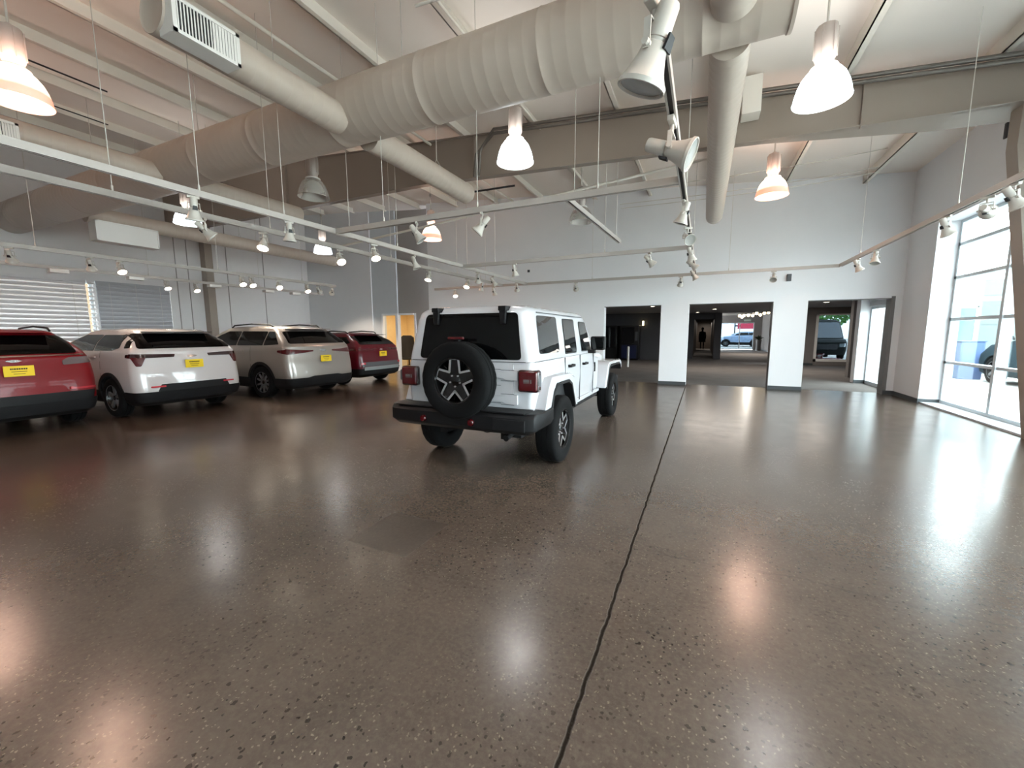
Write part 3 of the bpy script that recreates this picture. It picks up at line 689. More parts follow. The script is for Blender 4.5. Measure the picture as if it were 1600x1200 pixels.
# pendants
def glow(name, col, es, col2, es2):
    m = bpy.data.materials.new(name); m.use_nodes = True; nt = m.node_tree; b = nt.nodes['Principled BSDF']
    b.inputs['Base Color'].default_value = (.8, .8, .78, 1); b.inputs['Roughness'].default_value = .25
    b.inputs['Emission Color'].default_value = lin(col); b.inputs['Emission Strength'].default_value = es
    if col2:                                  # lamp sits high in the dome, the rim glows with the lamp's tint
        tc = nt.nodes.new('ShaderNodeTexCoord'); sp = nt.nodes.new('ShaderNodeSeparateXYZ'); nt.links.new(tc.outputs['Generated'], sp.inputs[0])
        mr = nt.nodes.new('ShaderNodeMapRange'); mr.inputs[1].default_value = .30; mr.inputs[2].default_value = .8
        nt.links.new(sp.outputs[2], mr.inputs[0])
        mx = nt.nodes.new('ShaderNodeMix'); mx.data_type = 'RGBA'; mx.inputs[6].default_value = tuple(v*es2 for v in lin(col2)[:3])+(1,); mx.inputs[7].default_value = tuple(v*es for v in lin(col)[:3])+(1,)
        nt.links.new(mr.outputs[0], mx.inputs[0]); nt.links.new(mx.outputs[2], b.inputs['Emission Color']); b.inputs['Emission Strength'].default_value = 1
    return m
M_['domewhite'] = glow('lit_dome_white', '#f6fbff', 7.5, '#dbe9f2', 2.2)
M_['domewarm'] = glow('lit_dome_warm', '#ffe0c0', 7.5, '#ff9460', .85)
M_['domeoff'] = mat('unlit_dome', '#c9c5be', .2, alpha=.4)
M_['ballast'] = mat('ballast_housing', '#b3aaa4', .4, metal=.2)
M_['bulbw'] = mat('lamp_bulb_white', '#ffffff', .4, em='#f2f8ff', es=70., var=0)
M_['bulbo'] = mat('lamp_bulb_warm', '#ffffff', .4, em='#ffc995', es=55., var=0)
def pendant_proto(kind):
    e = empty('pendant_lamp', (0, 0, 0))
    MB().cyl((0, 0, .62), (0, 0, 1.0), .012, n=8).build('stem', 'wire', e)
    hb = MB(); n = 12
    hb.lathe([(.001, .64), (.03, .64), (.05, .62), (.10, .60), (.105, .58), (.105, .28), (.09, .25), (.09, .2), (.11, .17)], n)
    for k in range(6):
        a = k*pi/3; hb.box(.1, .115, -.004, .004, .28, .58, M=Matrix.Rotation(a, 4, 'Z'))
    hb.build('ballast_housing', 'ballast', e, smooth=30)
    MB().lathe([(.105, .19), (.13, .185), (.135, .175), (.13, .165), (.105, .16)], 24).build('collar', 'white', e, smooth=60)
    prof = [(.11, .17), (.165, .13), (.21, .07), (.245, -.01), (.265, -.08), (.275, -.145), (.283, -.155), (.28, -.165), (.268, -.15), (.258, -.08), (.238, -.01), (.203, .065), (.16, .122), (.108, .16)]
    n = 64; rings = []
    for r, z in prof:
        rings.append([((r+(.0025 if i % 2 else 0))*cos(2*pi*i/n), (r+(.0025 if i % 2 else 0))*sin(2*pi*i/n), z) for i in range(n)])
    m = {'w': 'domewhite', 'o': 'domewarm', 'x': 'domeoff'}[kind]
    MB().ring_loft(rings, True, False).build('dome_shade', m, e, smooth=60)
    MB().lathe([(.001, .14), (.03, .13), (.05, .05), (.045, -.02), (.001, -.06)], 16).build('bulb', {'w': 'bulbw', 'o': 'bulbo', 'x': 'lampoff'}[kind], e, smooth=60)
    L = bpy.data.lights.new('lamp_light', 'SPOT'); L.spot_size = radians(158); L.spot_blend = .4; L.shadow_soft_size = .27
    L.energy = {'w': PW, 'o': PO, 'x': 0}[kind]; L.color = {'w': (1, .92, .86), 'o': (1, .62, .48), 'x': (1, 1, 1)}[kind]
    if kind != 'x':
        lo = bpy.data.objects.new('lamp_light', L); COL.objects.link(lo); lo.parent = e; lo.location = (0, 0, -.18)
        U = bpy.data.lights.new('lamp_uplight', 'AREA'); U.shape = 'DISK'; U.size = .5; U.energy = {'w': 14, 'o': 24}[kind]; U.color = L.color
        uo = bpy.data.objects.new('lamp_uplight', U); COL.objects.link(uo); uo.parent = e; uo.location = (0, 0, .16); uo.rotation_euler = (pi, 0, 0)
    return e
PW, PO = 38, 120
PEND = [
 (1.08, 6.0, 'w', 'bright white ribbed pendant lamp at the upper right, largest in view'),
 (-2.75, 6.05, 'w', 'bright white pendant lamp above the off-roader below the big duct'),
 (1.06, 9.6, 'o', 'warm orange-rimmed pendant lamp before the far wall right of the branch duct'),
 (-7.0, 9.75, 'o', 'small warm pendant lamp below the cross track at the far wall edge'),
 (-7.1, 2.15, 'o', 'large warm pendant lamp cut by the left picture edge'),
 (-11.3, 9.8, 'w', 'small white pendant lamp glowing below the lower left track'),
 (-11.2, 5.9, 'w', 'white pendant lamp half hidden behind a spotlight on the left'),
 (-2.75, 9.8, 'x', 'unlit grey pendant lamp in front of the far wall'),
 (-6.9, 5.85, 'x', 'unlit pendant lamp behind the big duct, only its housing clear'),
 (-2.75, 2.15, 'w', 'white pendant lamp overhead, just out of the picture'),
 (1.06, 2.15, 'o', 'warm pendant lamp overhead on the window side, out of the picture'),
 (-11.2, 2.15, 'o', 'warm pendant lamp beyond the left picture edge'),
]
PP = {}
for (x, y, k, lb) in PEND:
    if k in PP: o = copy_tree(PP[k])
    else: o = PP[k] = pendant_proto(k)
    o.location = (x, y, 4.3); tag(o, lb, 'pendant lamp', None)
    st = [c for c in bpy.data.objects if c.parent == o and c.name.startswith('stem')][0]
    st.scale = (1, 1, 1)
    w = MB().cyl((0, 0, .9), (0, 0, roof_z(x)-4.3-.01), .007, n=6).cyl((0, 0, .98), (0, 0, 1.04), .03, n=8).build('hanging_rod', 'wire', o)

# conduits, sprinkler pipes and cables
def pipe(pts, r, name, label, cat, m='conduit'):
    c = Vector(pts[0]); o = MB().tube([Vector(p)-c for p in pts], r).build(name, m, smooth=60, loc=c)
    return tag(o, label, cat)
def bx(x): return roof_z(x)-.16
for k, dz in enumerate((0, -.075)):
    pipe([(-4.35-k*.1, 7.75, 4.75), (-4.3-k*.1, 7.75, 5.25+dz), (-4.0, 7.75, bx(-4)-.12+dz)] + [(x, 7.75, bx(x)-.12+dz) for x in (-2, 0, 2, 4.2)], .03,
         'conduit_pipe', ['upper dark conduit bending down at its left end, along the roof beam', 'lower dark conduit bending down at its left end, along the roof beam'][k], 'pipe')
pipe([(-5.75, YB+.1, bx(-5.75)-.1), (-5.75, YF-.1, bx(-5.75)-.1)], .03, 'sprinkler_pipe', 'pale sprinkler pipe running along the roof left of the small duct', 'pipe', 'steel')
pipe([(-3.12, YB+.1, bx(-3.12)-.08), (-3.12, YF-.1, bx(-3.12)-.08)], .022, 'conduit_pipe', 'thin pale conduit beside the roof purlin above the big duct', 'pipe', 'steel')
pipe([(-3.0, 4.0, 5.06), (-1.6, 4.0, 4.95)], .016, 'conduit_pipe', 'short thin rod crossing under the roof above the big duct', 'pipe', 'wire')
pipe([(.2, 5.95, 5.3), (3.2, 5.95, 5.12)], .012, 'conduit_pipe', 'thin dark conduit carrying the large white pendant', 'pipe')
pipe([(-10.1, 1.5, 5.95), (-10.1, 4.2, 5.95)], .015, 'cable_conduit', 'dark cable run with black clamps under the roof, upper left', 'cable', 'dark')
pipe([(-11.9, 2.8, 6.05), (-11.9, 4.9, 6.05)], .012, 'cable_conduit', 'short dark cable below the roof behind the left pendant', 'cable', 'dark')
for k, (y, z, lb) in enumerate(((11.2, 5.2, 'uppermost thin cable strung below the roof before the far wall'), (11.6, 4.98, 'middle thin cable strung below the roof before the far wall'),
                                (11.8, 4.93, 'lowest thin cable strung below the roof before the far wall'))):
    pipe([(-2.2, y, z-.03), (.2, y, z-.07), (2.2, y, z-.03), (3.2, y, z+.03)], .008, 'roof_cable', lb, 'cable', 'wire')
pipe([(-9.6, 8.7, 3.95), (-4.2, 8.7, 4.36), (.0, 8.7, 4.7)], .028, 'sprinkler_pipe', 'pale sprinkler pipe slanting behind the roof beam', 'pipe', 'steel')
pipe([(-4.6, 7.72, 4.45), (-3.6, 7.9, 4.5)], .02, 'conduit_pipe', 'short dark pipe at the open end of the small duct', 'pipe', 'dark')
tag(MB().box(-.13, .13, -.15, .15, -.27, .27).build('junction_box', 'steel', bevel=.006, loc=(.5, 7.84, 5.17)), 'off-white junction box on the roof beam right of the branch duct', 'electrical box')
tag(MB().box(-.05, .05, -.04, .0, -.09, .09).build('wall_sensor', 'grey', bevel=.006, loc=(1.95, YF, 2.95)), 'small grey sensor on the far wall above the right pier', 'sensor')
tag(MB().box(-.04, .04, -.03, .0, -.04, .04).build('wall_sensor', 'dark', bevel=.006, loc=(-5.4, YF, 3.6)), 'tiny black sensor on the far wall above the short cross track', 'sensor')
tag(MB().box(-.03, .0, -.03, .03, -.12, .12).build('wall_sensor', 'grey', bevel=.006, loc=(XR, 9.75, 4.75)), 'slim grey sensor high on the right wall near the column', 'sensor')
# ================================================================== vehicles
def plan(xr, xf, w, rr, rf, br, bf, side=.0):
    """closed plan outline, x forward: rounded rectangle with bowed ends"""
    pts = []; nE, nC, nS = 10, 6, 12
    L = xf-xr; rr = min(rr, w*.85, L*.3); rf = min(rf, w*.85, L*.45)
    wi = w-rr
    for i in range(nE+1):                       # rear edge, y from -wi to wi
        y = -wi+2*wi*i/nE; pts.append((xr+br*(y/w)**2, y))
    x0 = xr+br*(wi/w)**2
    for i in range(1, nC):                      # rear left corner
        a = pi/2*i/nC; pts.append((x0+rr*(1-cos(a)), wi+rr*sin(a)))
    xs0 = x0+rr; wj = w-rf; x1 = xf-bf*(wj/w)**2; xs1 = x1-rf
    for i in range(nS+1):
        t = i/nS; pts.append((xs0+(xs1-xs0)*t, w+side*(4*t*(1-t))))
    for i in range(1, nC):
        a = pi/2*i/nC; pts.append((xs1+rf*sin(a), wj+rf*cos(a)))
    for i in range(nE+1):
        y = wj-2*wj*i/nE; pts.append((xf-bf*(y/w)**2, y))
    for i in range(1, nC):
        a = pi/2*i/nC; pts.append((xs1+rf*cos(a), -wj-rf*sin(a)))
    for i in range(nS+1):
        t = 1-i/nS; pts.append((xs0+(xs1-xs0)*t, -w-side*(4*t*(1-t))))
    for i in range(1, nC):
        a = pi/2*i/nC; pts.append((x0+rr*(1-sin(a)), -wi-rr*cos(a)))
    return pts
def interp(keys, sub):
    out = []
    for i in range(len(keys)-1):
        p0 = keys[max(i-1, 0)]; p1 = keys[i]; p2 = keys[i+1]; p3 = keys[min(i+2, len(keys)-1)]
        for k in range(sub):
            t = k/sub; v = []
            for j in range(len(p1)):
                lin_ = p1[j]+(p2[j]-p1[j])*t
                if j in (1, 3):
                    h = .5*(2*p1[j]+(p2[j]-p0[j])*t+(2*p0[j]-5*p1[j]+4*p2[j]-p3[j])*t*t+(3*p1[j]-p0[j]-3*p2[j]+p3[j])*t**3)
                    lo, hi = min(p1[j], p2[j]), max(p1[j], p2[j]); v.append(max(lo, min(hi, h)))
                else: v.append(lin_)
            out.append(v)
    out.append(keys[-1]); return out
def loft_body(keys, sub=3, grow=0., side=.0):
    rings = []
    for (z, xr, xf, w, rr, rf, br, bf) in interp(keys, sub):
        rings.append([(x, y, z) for x, y in plan(xr-grow, xf+grow, w+grow, rr, rf, br, bf, side)])
    return MB().ring_loft(rings, True, True)
def bvh_of(o):
    bm = bmesh.new(); bm.from_mesh(o.data); b = BVHTree.FromBMesh(bm); bm.free(); return b
def rpoly(pts, r, n=4):
    """round the corners of a polygon"""
    out = []; N = len(pts)
    for i in range(N):
        p = Vector(pts[i]); a = Vector(pts[i-1]); b = Vector(pts[(i+1) % N])
        da = (a-p); db = (b-p); k = min(r, da.length*.45, db.length*.45)
        s = p+da.normalized()*k; e = p+db.normalized()*k
        for j in range(n+1):
            t = j/n; out.append(tuple((1-t)**2*s+2*t*(1-t)*p+t*t*e))
    return out
def decal(bvh, poly, axis, sgn, name, m, parent, eps=.004, th=.012, step=.06, smooth=40):
    """panel that follows the body: axis 'x' poly in (y,z), axis 'y' poly in (x,z), axis 'z' poly in (x,y)"""
    bm = bmesh.new(); vs = [bm.verts.new((u, v, 0)) for u, v in poly]; f = bm.faces.new(vs)
    bmesh.ops.triangulate(bm, faces=[f])
    us = [p[0] for p in poly]; ws = [p[1] for p in poly]
    for ax, lo, hi in ((0, min(us), max(us)), (1, min(ws), max(ws))):
        t = lo+step
        while t < hi-1e-4:
            g = bm.verts[:]+bm.edges[:]+bm.faces[:]
            no = (1, 0, 0) if ax == 0 else (0, 1, 0); co = (t, 0, 0) if ax == 0 else (0, t, 0)
            bmesh.ops.bisect_plane(bm, geom=g, plane_co=co, plane_no=no); t += step
    bmesh.ops.remove_doubles(bm, verts=bm.verts, dist=1e-5)
    low = {}
    for v in bm.verts:
        u, w = v.co.x, v.co.y
        if axis == 'x': o = Vector((sgn*9, u, w)); d = Vector((-sgn, 0, 0))
        elif axis == 'y': o = Vector((u, sgn*9, w)); d = Vector((0, -sgn, 0))
        else: o = Vector((u, w, sgn*9)); d = Vector((0, 0, -sgn))
        h, n, _, _ = bvh.ray_cast(o, d)
        if h is None:
            h, n, _, _ = bvh.find_nearest(o+d*8)
        if n.dot(d) > 0: n = -n
        v.co = h+n*eps; low[v] = h-n*th
    bd = [e for e in bm.edges if e.is_boundary]
    nv = {}
    for e in bd:
        for v in e.verts:
            if v not in nv: nv[v] = bm.verts.new(low[v])
    for e in bd:
        a, b = e.verts; bm.faces.new((a, b, nv[b], nv[a]))
    bmesh.ops.recalc_face_normals(bm, faces=bm.faces)
    c = sum((f.normal*f.calc_area() for f in bm.faces if all(v not in nv.values() for v in f.verts)), Vector())
    want = {'x': Vector((sgn, 0, 0)), 'y': Vector((0, sgn, 0)), 'z': Vector((0, 0, sgn))}[axis]
    if c.dot(want) < 0: bmesh.ops.reverse_faces(bm, faces=bm.faces)
    me = bpy.data.meshes.new(name); bm.to_mesh(me); bm.free(); me.materials.append(M_[m])
    me.polygons.foreach_set('use_smooth', [True]*len(me.polygons)); me.set_sharp_from_angle(angle=radians(smooth))
    o = bpy.data.objects.new(name, me); COL.objects.link(o); o.parent = parent; return o

def frame_axis(c, d):
    d = Vector(d).normalized(); a = Vector((0, 0, 1)) if abs(d.z) < .9 else Vector((1, 0, 0))
    x = a.cross(d).normalized(); y = d.cross(x)
    M = Matrix((x, y, d)).transposed().to_4x4(); M.translation = c; return M
def wheel(parent, c, d, R, w, rr, style, tname='tire', turn=0):
    """tyre centred at c, outer face towards d"""
    M = frame_axis(c, d) @ Matrix.Rotation(turn, 4, 'Z'); h = w/2; n = 72; rings = []
    prof = [(rr-.02, -h*.7), (rr, -h*.9), (rr+.02, -h*.96), (R-.09, -h), (R-.04, -h*.97), (R-.012, -h*.86), (R, -h*.7), (R, -h*.3), (R-.008, -h*.28), (R-.008, -h*.22), (R, -h*.2),
            (R, h*.2), (R-.008, h*.22), (R-.008, h*.28), (R, h*.3), (R, h*.7), (R-.012, h*.86), (R-.04, h*.97), (R-.09, h), (rr+.02, h*.96), (rr, h*.9), (rr-.02, h*.7)]
    for k, (r, z) in enumerate(prof):
        lug = .004 if k in (5, 6, 15, 16) else 0
        rings.append([M @ Vector(((r-lug*(i % 3 == 0))*cos(2*pi*i/n), (r-lug*(i % 3 == 0))*sin(2*pi*i/n), z)) for i in range(n)])
    t = MB().ring_loft(rings, True, False).build(tname, 'tyre', parent, smooth=32)
    b = MB(); zf = h*.62                                     # barrel and hub
    b.lathe([(rr, h*.9), (rr-.012, h*.88), (rr-.02, h*.5), (rr-.04, -h*.2), (.001, -h*.25)], 36, M)
    b.lathe([(.001, zf+.004), (.04, zf+.002), (.06, zf-.01), (.075, zf-.06), (.075, -h*.25)], 24, M)
    k5 = 5
    if style == 'star':
        for k in range(k5):
            a = 2*pi*k/k5+pi/2
            def P(r, da, z): return M @ Vector((r*cos(a+da), r*sin(a+da), z))
            fr = [P(.045, -.9, zf-.01), P(.045, .9, zf-.01), P(rr*.40, .60, zf-.012), P(rr*.97, .215, zf+.0), P(rr*.97, -.215, zf+.0), P(rr*.40, -.60, zf-.012)]
            bk = [M @ (M.inverted() @ p - Vector((0, 0, .045))) for p in fr]
            b.add(fr+bk, [(0, 1, 2, 3, 4, 5), (11, 10, 9, 8, 7, 6)]+[(i, i+6, (i+1) % 6+6, (i+1) % 6) for i in range(6)])
            for da in (-.45, .45):                           # thin black back spokes
                q = [P(rr*.35, da-.05, zf-.05), P(rr*.95, da*.98-.03, zf-.04), P(rr*.95, da*.98+.03, zf-.04), P(rr*.35, da+.05, zf-.05)]
                b.add(q+[M @ (M.inverted() @ p - Vector((0, 0, .02))) for p in q], [(0, 1, 2, 3), (7, 6, 5, 4), (0, 4, 5, 1), (1, 5, 6, 2), (2, 6, 7, 3), (3, 7, 4, 0)])
    rim = b.build('rim', 'rimblack', t, smooth=30)
    if style == 'star':
        s = MB(); pts = []
        for k in range(k5):
            a = 2*pi*k/k5+pi/2
            pts += [(rr*.965, a-.205), (rr*.965, a+.205), (rr*.44, a+pi/5)]
        N = len(pts)
        for i in range(N):
            (r0, a0), (r1, a1) = pts[i], pts[(i+1) % N]
            p0 = Vector((r0*cos(a0), r0*sin(a0), zf+.001)); p1 = Vector((r1*cos(a1), r1*sin(a1), zf+.001))
            dd = (p1-p0).normalized(); nn = Vector((-dd.y, dd.x, 0))*.0105; p0 -= dd*.004; p1 += dd*.004
            q = [p0-nn, p1-nn, p1+nn, p0+nn]; q2 = [p+Vector((0, 0, .006)) for p in q]
            s.add([M @ p for p in q+q2], [(4, 5, 6, 7), (0, 4, 7, 3), (0, 1, 5, 4), (1, 2, 6, 5), (2, 3, 7, 6)])
        s.build('spoke_trim', 'rimsilver', t)
        for k in range(5):
            a = 2*pi*k/5+.3
        lg = MB()
        for k in range(5):
            a = 2*pi*k/5+pi/2+pi/5; lg.cyl(M @ Vector((.062*cos(a), .062*sin(a), zf-.02)), M @ Vector((.062*cos(a), .062*sin(a), zf+.006)), .009, n=8)
        lg.build('lug_nuts', 'rimsilver', t)
    else:
        s = MB(); ns = {'five': 5, 'multi': 10, 'ten': 9}[style]; wd = {'five': .17, 'multi': .07, 'ten': .1}[style]
        for k in range(ns):
            a = 2*pi*k/ns+.3
            def P(r, da, z): return M @ Vector((r*cos(a+da), r*sin(a+da), z))
            fr = [P(.05, -.5, zf), P(rr*.97, -wd, zf+.005), P(rr*.97, wd, zf+.005), P(.05, .5, zf)]
            s.add(fr+[M @ (M.inverted() @ p - Vector((0, 0, .03))) for p in fr], [(0, 1, 2, 3), (7, 6, 5, 4), (0, 4, 5, 1), (1, 5, 6, 2), (2, 6, 7, 3), (3, 7, 4, 0)])
        s.lathe([(rr*.99, h*.9), (rr*.955, h*.9), (rr*.95, h*.7)], 36, M)
        s.build('spokes', 'rimgrey', t)
    return t

def build_jeep():
    e = tag(empty('offroad_car', (-2.37, 4.61, 0), pi/2), 'white boxy four-door off-roader with a rear spare wheel in mid-hall', 'car')
    W = 'jeepwhite'; oy = -.03
    # tub: (z, xr, xf, w, rr, rf, br, bf)
    tub = [(.56, -.60, 1.86, .765, .05, .03, 0, 0), (.72, -.715, 1.86, .79, .06, .03, 0, 0), (.78, -.73, 1.86, .80, .07, .03, .0, 0), (1.0, -.735, 1.86, .812, .07, .03, 0, 0), (1.2, -.735, 1.84, .80, .07, .03, 0, 0), (1.235, -.73, 1.83, .79, .07, .03, 0, 0)]
    t = loft_body(tub, 2); bt = t.build('body', W, e, smooth=40)
    top = [(1.24, -.735, 1.92, .795, .08, .05, 0, .03), (1.5, -.715, 1.82, .745, .10, .05, 0, .05), (1.70, -.695, 1.72, .70, .11, .06, 0, .05), (1.77, -.675, 1.66, .683, .12, .08, 0, .06), (1.81, -.64, 1.60, .655, .14, .1, 0, .06), (1.838, -.58, 1.5, .60, .2, .15, 0, .06), (1.85, -.40, 1.25, .45, .25, .2, 0, .05)]
    h = loft_body(top, 3); ht = h.build('hardtop', W, e, smooth=45)
    B = bvh_of(ht); BT = bvh_of(bt)
    # underbody
    u = MB().box(-.55, 3.1, -.55, .55, .42, .60).box(-.60, 3.0, -.45, -.36, .36, .5).box(-.60, 3.0, .36, .45, .36, .5).cyl((0, -.7, .40), (0, .7, .40), .05).cyl((3.0, -.7, .40), (3.0, .7, .40), .05)
    u.lathe([(.001, -.15), (.1, -.13), (.13, 0), (.1, .13), (.001, .15)], 16, frame_axis((0, .12, .40), (1, 0, 0)))
    u.cyl((-.45, -.1, .46), (.1, -.1, .46), .09).build('underbody', 'black', e)
    x = MB().cyl((-.5, -.50, .46), (-.80, -.52, .43), .032, n=14).lathe([(.032, 0), (.027, 0), (.027, .06)], 14, frame_axis((-.80, -.52, .43), (1, 0, 0)))
    x.box(-.62, -.5, -.62, -.40, .40, .43).build('exhaust_pipe', 'black', e, smooth=40)
    # rear glass, tailgate, seams
    decal(B, rpoly([(-.675, 1.262), (.615, 1.262), (.535, 1.755), (-.61, 1.755)], .05), 'x', -1, 'rear_window', 'carglass', e, .006)
    for y in (.385, -.455):
        hm = MB().box(-.75, -.60, y-.045, y+.045, 1.775, 1.825).prism([(y-.042, 1.79), (y+.042, 1.79), (y+.03, 1.64), (y-.03, 1.64)], 'x', -.735, -.70)
        hm.build('window_hinge', 'black', e, bevel=.008)
    g = decal(BT, rpoly([(-.585, .775), (.60, .775), (.60, 1.222), (-.585, 1.222)], .03), 'x', -1, 'tailgate', W, e, .014)
    for z in (1.1, .845):
        hb = MB().prism(rpoly([(-.64, z-.055), (-.50, z-.055), (-.47, z-.035), (-.30, z-.03), (-.28, z+.03), (-.47, z+.035), (-.50, z+.05), (-.64, z+.05)], .012), 'x', -.765, -.735)
        hb.build('gate_hinge', W, e, bevel=.006)
        sm = MB().box(-.752, -.7465, -.595, -.44, z+.052, z+.057).box(-.752, -.7465, -.595, -.44, z-.062, z-.057)
        sm.build('hinge_seam', 'grey', e)
    ln = MB().box(-.7385, -.73, -.72, .72, 1.2345, 1.2415).box(-.66, .24, -.799, -.79, 1.2355, 1.2415).box(-.66, .24, .79, .799, 1.2355, 1.2415)
    ln.build('hardtop_seam', 'black', e)
    ln = MB()
    for z in (1.16, 1.075, .99, .80):
        ln.box(-.7515, -.748, -.44, -.30, z-.003, z+.003)
    ln.build('gate_crease', 'grey', e)
    # spare wheel and third brake lamp
    wheel(e, Vector((-.945, oy-.01, 1.05)), (-1, 0, 0), .407, .25, .245, 'star', 'spare_tire')
    MB().cyl((-.84, oy, 1.05), (-.74, oy, 1.05), .14, n=20).build('spare_carrier', 'black', e)
    MB().box(-.85, -.81, .05-.03, .05+.03, 1.4, 1.5).build('brake_lamp_stalk', 'black', e)
    MB().box(-.875, -.85, -.06, .14, 1.475, 1.505).build('third_brake_lamp', 'lamp', e, bevel=.006)
    # tail lamps
    for s, y0, y1 in ((1, .64, .845), (-1, -.87, -.665)):
        lb = MB().prism(rpoly([(y0, .945), (y1, .945), (y1, 1.155), (y0, 1.155)], .03), 'x', -.80, -.70).build('tail_lamp', 'lamp', e, bevel=.012)
        c = (y0+y1)/2
        fr = MB().prism(rpoly([(y0-.012, .935), (y1+.012, .935), (y1+.012, 1.165), (y0-.012, 1.165)], .035), 'x', -.785, -.70).build('tail_lamp_bezel', 'lampdark', lb, bevel=.008)
        MB().box(-.802, -.80, c-.045, c-.03, 1.03, 1.07).box(-.802, -.80, c-.02, c+.045, 1.04, 1.07).box(-.802, -.80, c-.02, c+.045, 1.03, 1.035).build('lamp_mark', 'lampgrey', lb)
        MB().prism(rpoly([(-.78, .99), (-.70, .99), (-.70, 1.12), (-.78, 1.12)], .02), 'y', s*.845, s*.885).build('side_marker', 'grey', lb, bevel=.008)
    # rear bumper
    b = MB()
    prof = [(-.93, .515), (-.985, .56), (-.985, .69), (-.95, .735), (-.70, .735), (-.70, .53)]
    ys = [-.935, -.90, -.80, -.45, .45, .80, .90, .935]
    off = [.18, .06, .012, 0, 0, .012, .06, .18]; lift = [.10, .04, 0, -.03, -.03, 0, .04, .10]
    rings = []
    for y, o_, l_ in zip(ys, off, lift):
        rings.append([(min(px+o_, -.70) if px < -.7 else px+ (.25 if abs(y) > .85 else 0), y, max(pz, .515+l_) if pz < .6 else pz) for px, pz in prof])
    b.ring_loft(rings, True, True); b.build('rear_bumper', 'black', e, bevel=.012)
    MB().box(-.995, -.98, -.82, -.46, .56, .68).build('bumper_panel', 'clad', e, bevel=.01)
    MB().box(-.97, -.72, -.80, .80, .735, .748).build('bumper_step', 'clad', e, bevel=.004)
    for y in (.41, -.20): MB().lathe([(.001, .02), (.03, .018), (.042, 0), (.042, -.03)], 18, frame_axis((-.985, y, .612), (-1, 0, 0))).build('red_reflector', 'lamp', e, smooth=40)
    # side glass, doors, handles
    for s in (1, -1):
        decal(B, rpoly([(-.51, 1.315), (.165, 1.31), (.27, 1.735), (-.39, 1.735)], .05), 'y', s, 'quarter_window', 'sideglass', e, .005)
        for nm, pl in (('rear_door_window', [(.40, 1.29), (.89, 1.29), (1.0, 1.71), (.52, 1.71)]), ('front_door_window', [(1.16, 1.29), (1.66, 1.29), (1.60, 1.685), (1.25, 1.69)])):
            k = rpoly(pl, .04); cx = sum(p[0] for p in pl)/4; cz = sum(p[1] for p in pl)/4
            fr = decal(B, [(cx+(u-cx)*1.07, cz+(v-cz)*1.08) for u, v in k], 'y', s, nm.replace('window', 'window_frame'), 'black', e, .004)
            decal(B, k, 'y', s, nm, 'sideglass', e, .008)
        sm = MB()
        for xx in (.33, 1.02, 1.78): sm.box(xx-.003, xx+.003, s*.80, s*.8145, .60, 1.235)
        sm.box(.33, 1.78, s*.775, s*.790, .597, .603); sm.build('door_seam', 'grey', e)
        for xx, zz in ((.56, 1.115), (1.24, 1.10)):
            MB().box(xx-.095, xx+.095, s*.835, s*.852, zz-.016, zz+.018).box(xx-.095, xx-.065, s*.80, s*.84, zz-.016, zz+.018).box(xx+.065, xx+.095, s*.80, s*.84, zz-.016, zz+.018).build('door_handle', 'black', e, bevel=.006)
        m = MB().prism(rpoly([(1.02, 1.28), (1.24, 1.28), (1.24, 1.49), (1.02, 1.49)], .03), 'x', 1.48, 1.58)
        mo = MB().prism(rpoly([(s*.83, 1.285), (s*1.045, 1.285), (s*1.045, 1.49), (s*.83, 1.49)], .03), 'x', 1.50, 1.60).build('side_mirror', 'black', e, bevel=.012)
        MB().prism(rpoly([(s*.85, 1.305), (s*1.025, 1.305), (s*1.025, 1.47), (s*.85, 1.47)], .025), 'x', 1.494, 1.499).build('mirror_glass', 'carglass', mo)
        MB().box(1.50, 1.57, min(s*.76, s*.90), max(s*.76, s*.90), 1.235, 1.29).build('mirror_bracket', 'black', mo, bevel=.008)
        MB().prism(rpoly([(1.93, .92), (1.99, .92), (1.99, 1.07), (1.93, 1.07)], .015), 'y', s*.70 if s > 0 else s*.70, s*.80).build('fender_vent', 'black', e)
        MB().box(-.38, 1.45, min(s*.69, s*.705), max(s*.69, s*.705), 1.763, 1.772).build('roof_gutter', 'grey', e)
        # rear flare: white shell with a black lip
        for nm, mm, ou, inn, y0, y1 in (('rear_fender', W,
              [(-.66, .735), (-.56, .95), (-.42, 1.06), (.20, 1.06), (.36, 1.0), (.52, .62)],
              [(-.50, .735), (-.42, .90), (-.32, .985), (.14, .985), (.27, .93), (.45, .62)], .78, .925),
             ('rear_fender_lip', 'clad',
              [(-.50, .71), (-.42, .90), (-.32, .985), (.14, .985), (.27, .93), (.45, .60)],
              [(-.465, .71), (-.39, .885), (-.30, .955), (.12, .955), (.235, .91), (.41, .60)], .70, .93),
             ('front_fender', W,
              [(2.20, .62), (2.40, .98), (2.55, 1.04), (3.45, 1.04), (3.62, .98), (3.66, .86)],
              [(2.30, .62), (2.48, .93), (2.58, .985), (3.40, .985), (3.55, .94), (3.58, .86)], .60, .925),
             ('front_fender_lip', 'clad',
              [(2.30, .60), (2.48, .93), (2.58, .985), (3.40, .985), (3.55, .94), (3.58, .84)],
              [(2.335, .60), (2.51, .91), (2.60, .955), (3.39, .955), (3.52, .92), (3.55, .84)], .60, .93)):
            fb = MB(); n = len(ou)
            for i in range(n-1):
                q = [ou[i], ou[i+1], inn[i+1], inn[i]]
                fb.add([(a, s*y0, c) for a, c in q]+[(a, s*y1*(1.0 if c < 1.05 else .985), c) for a, c in q],
                       [(0, 1, 2, 3), (7, 6, 5, 4), (0, 4, 5, 1), (2, 6, 7, 3)]+([(0, 3, 7, 4)] if i == 0 else [])+([(1, 5, 6, 2)] if i == n-2 else []))
            o = fb.build(nm, mm, e, smooth=50)
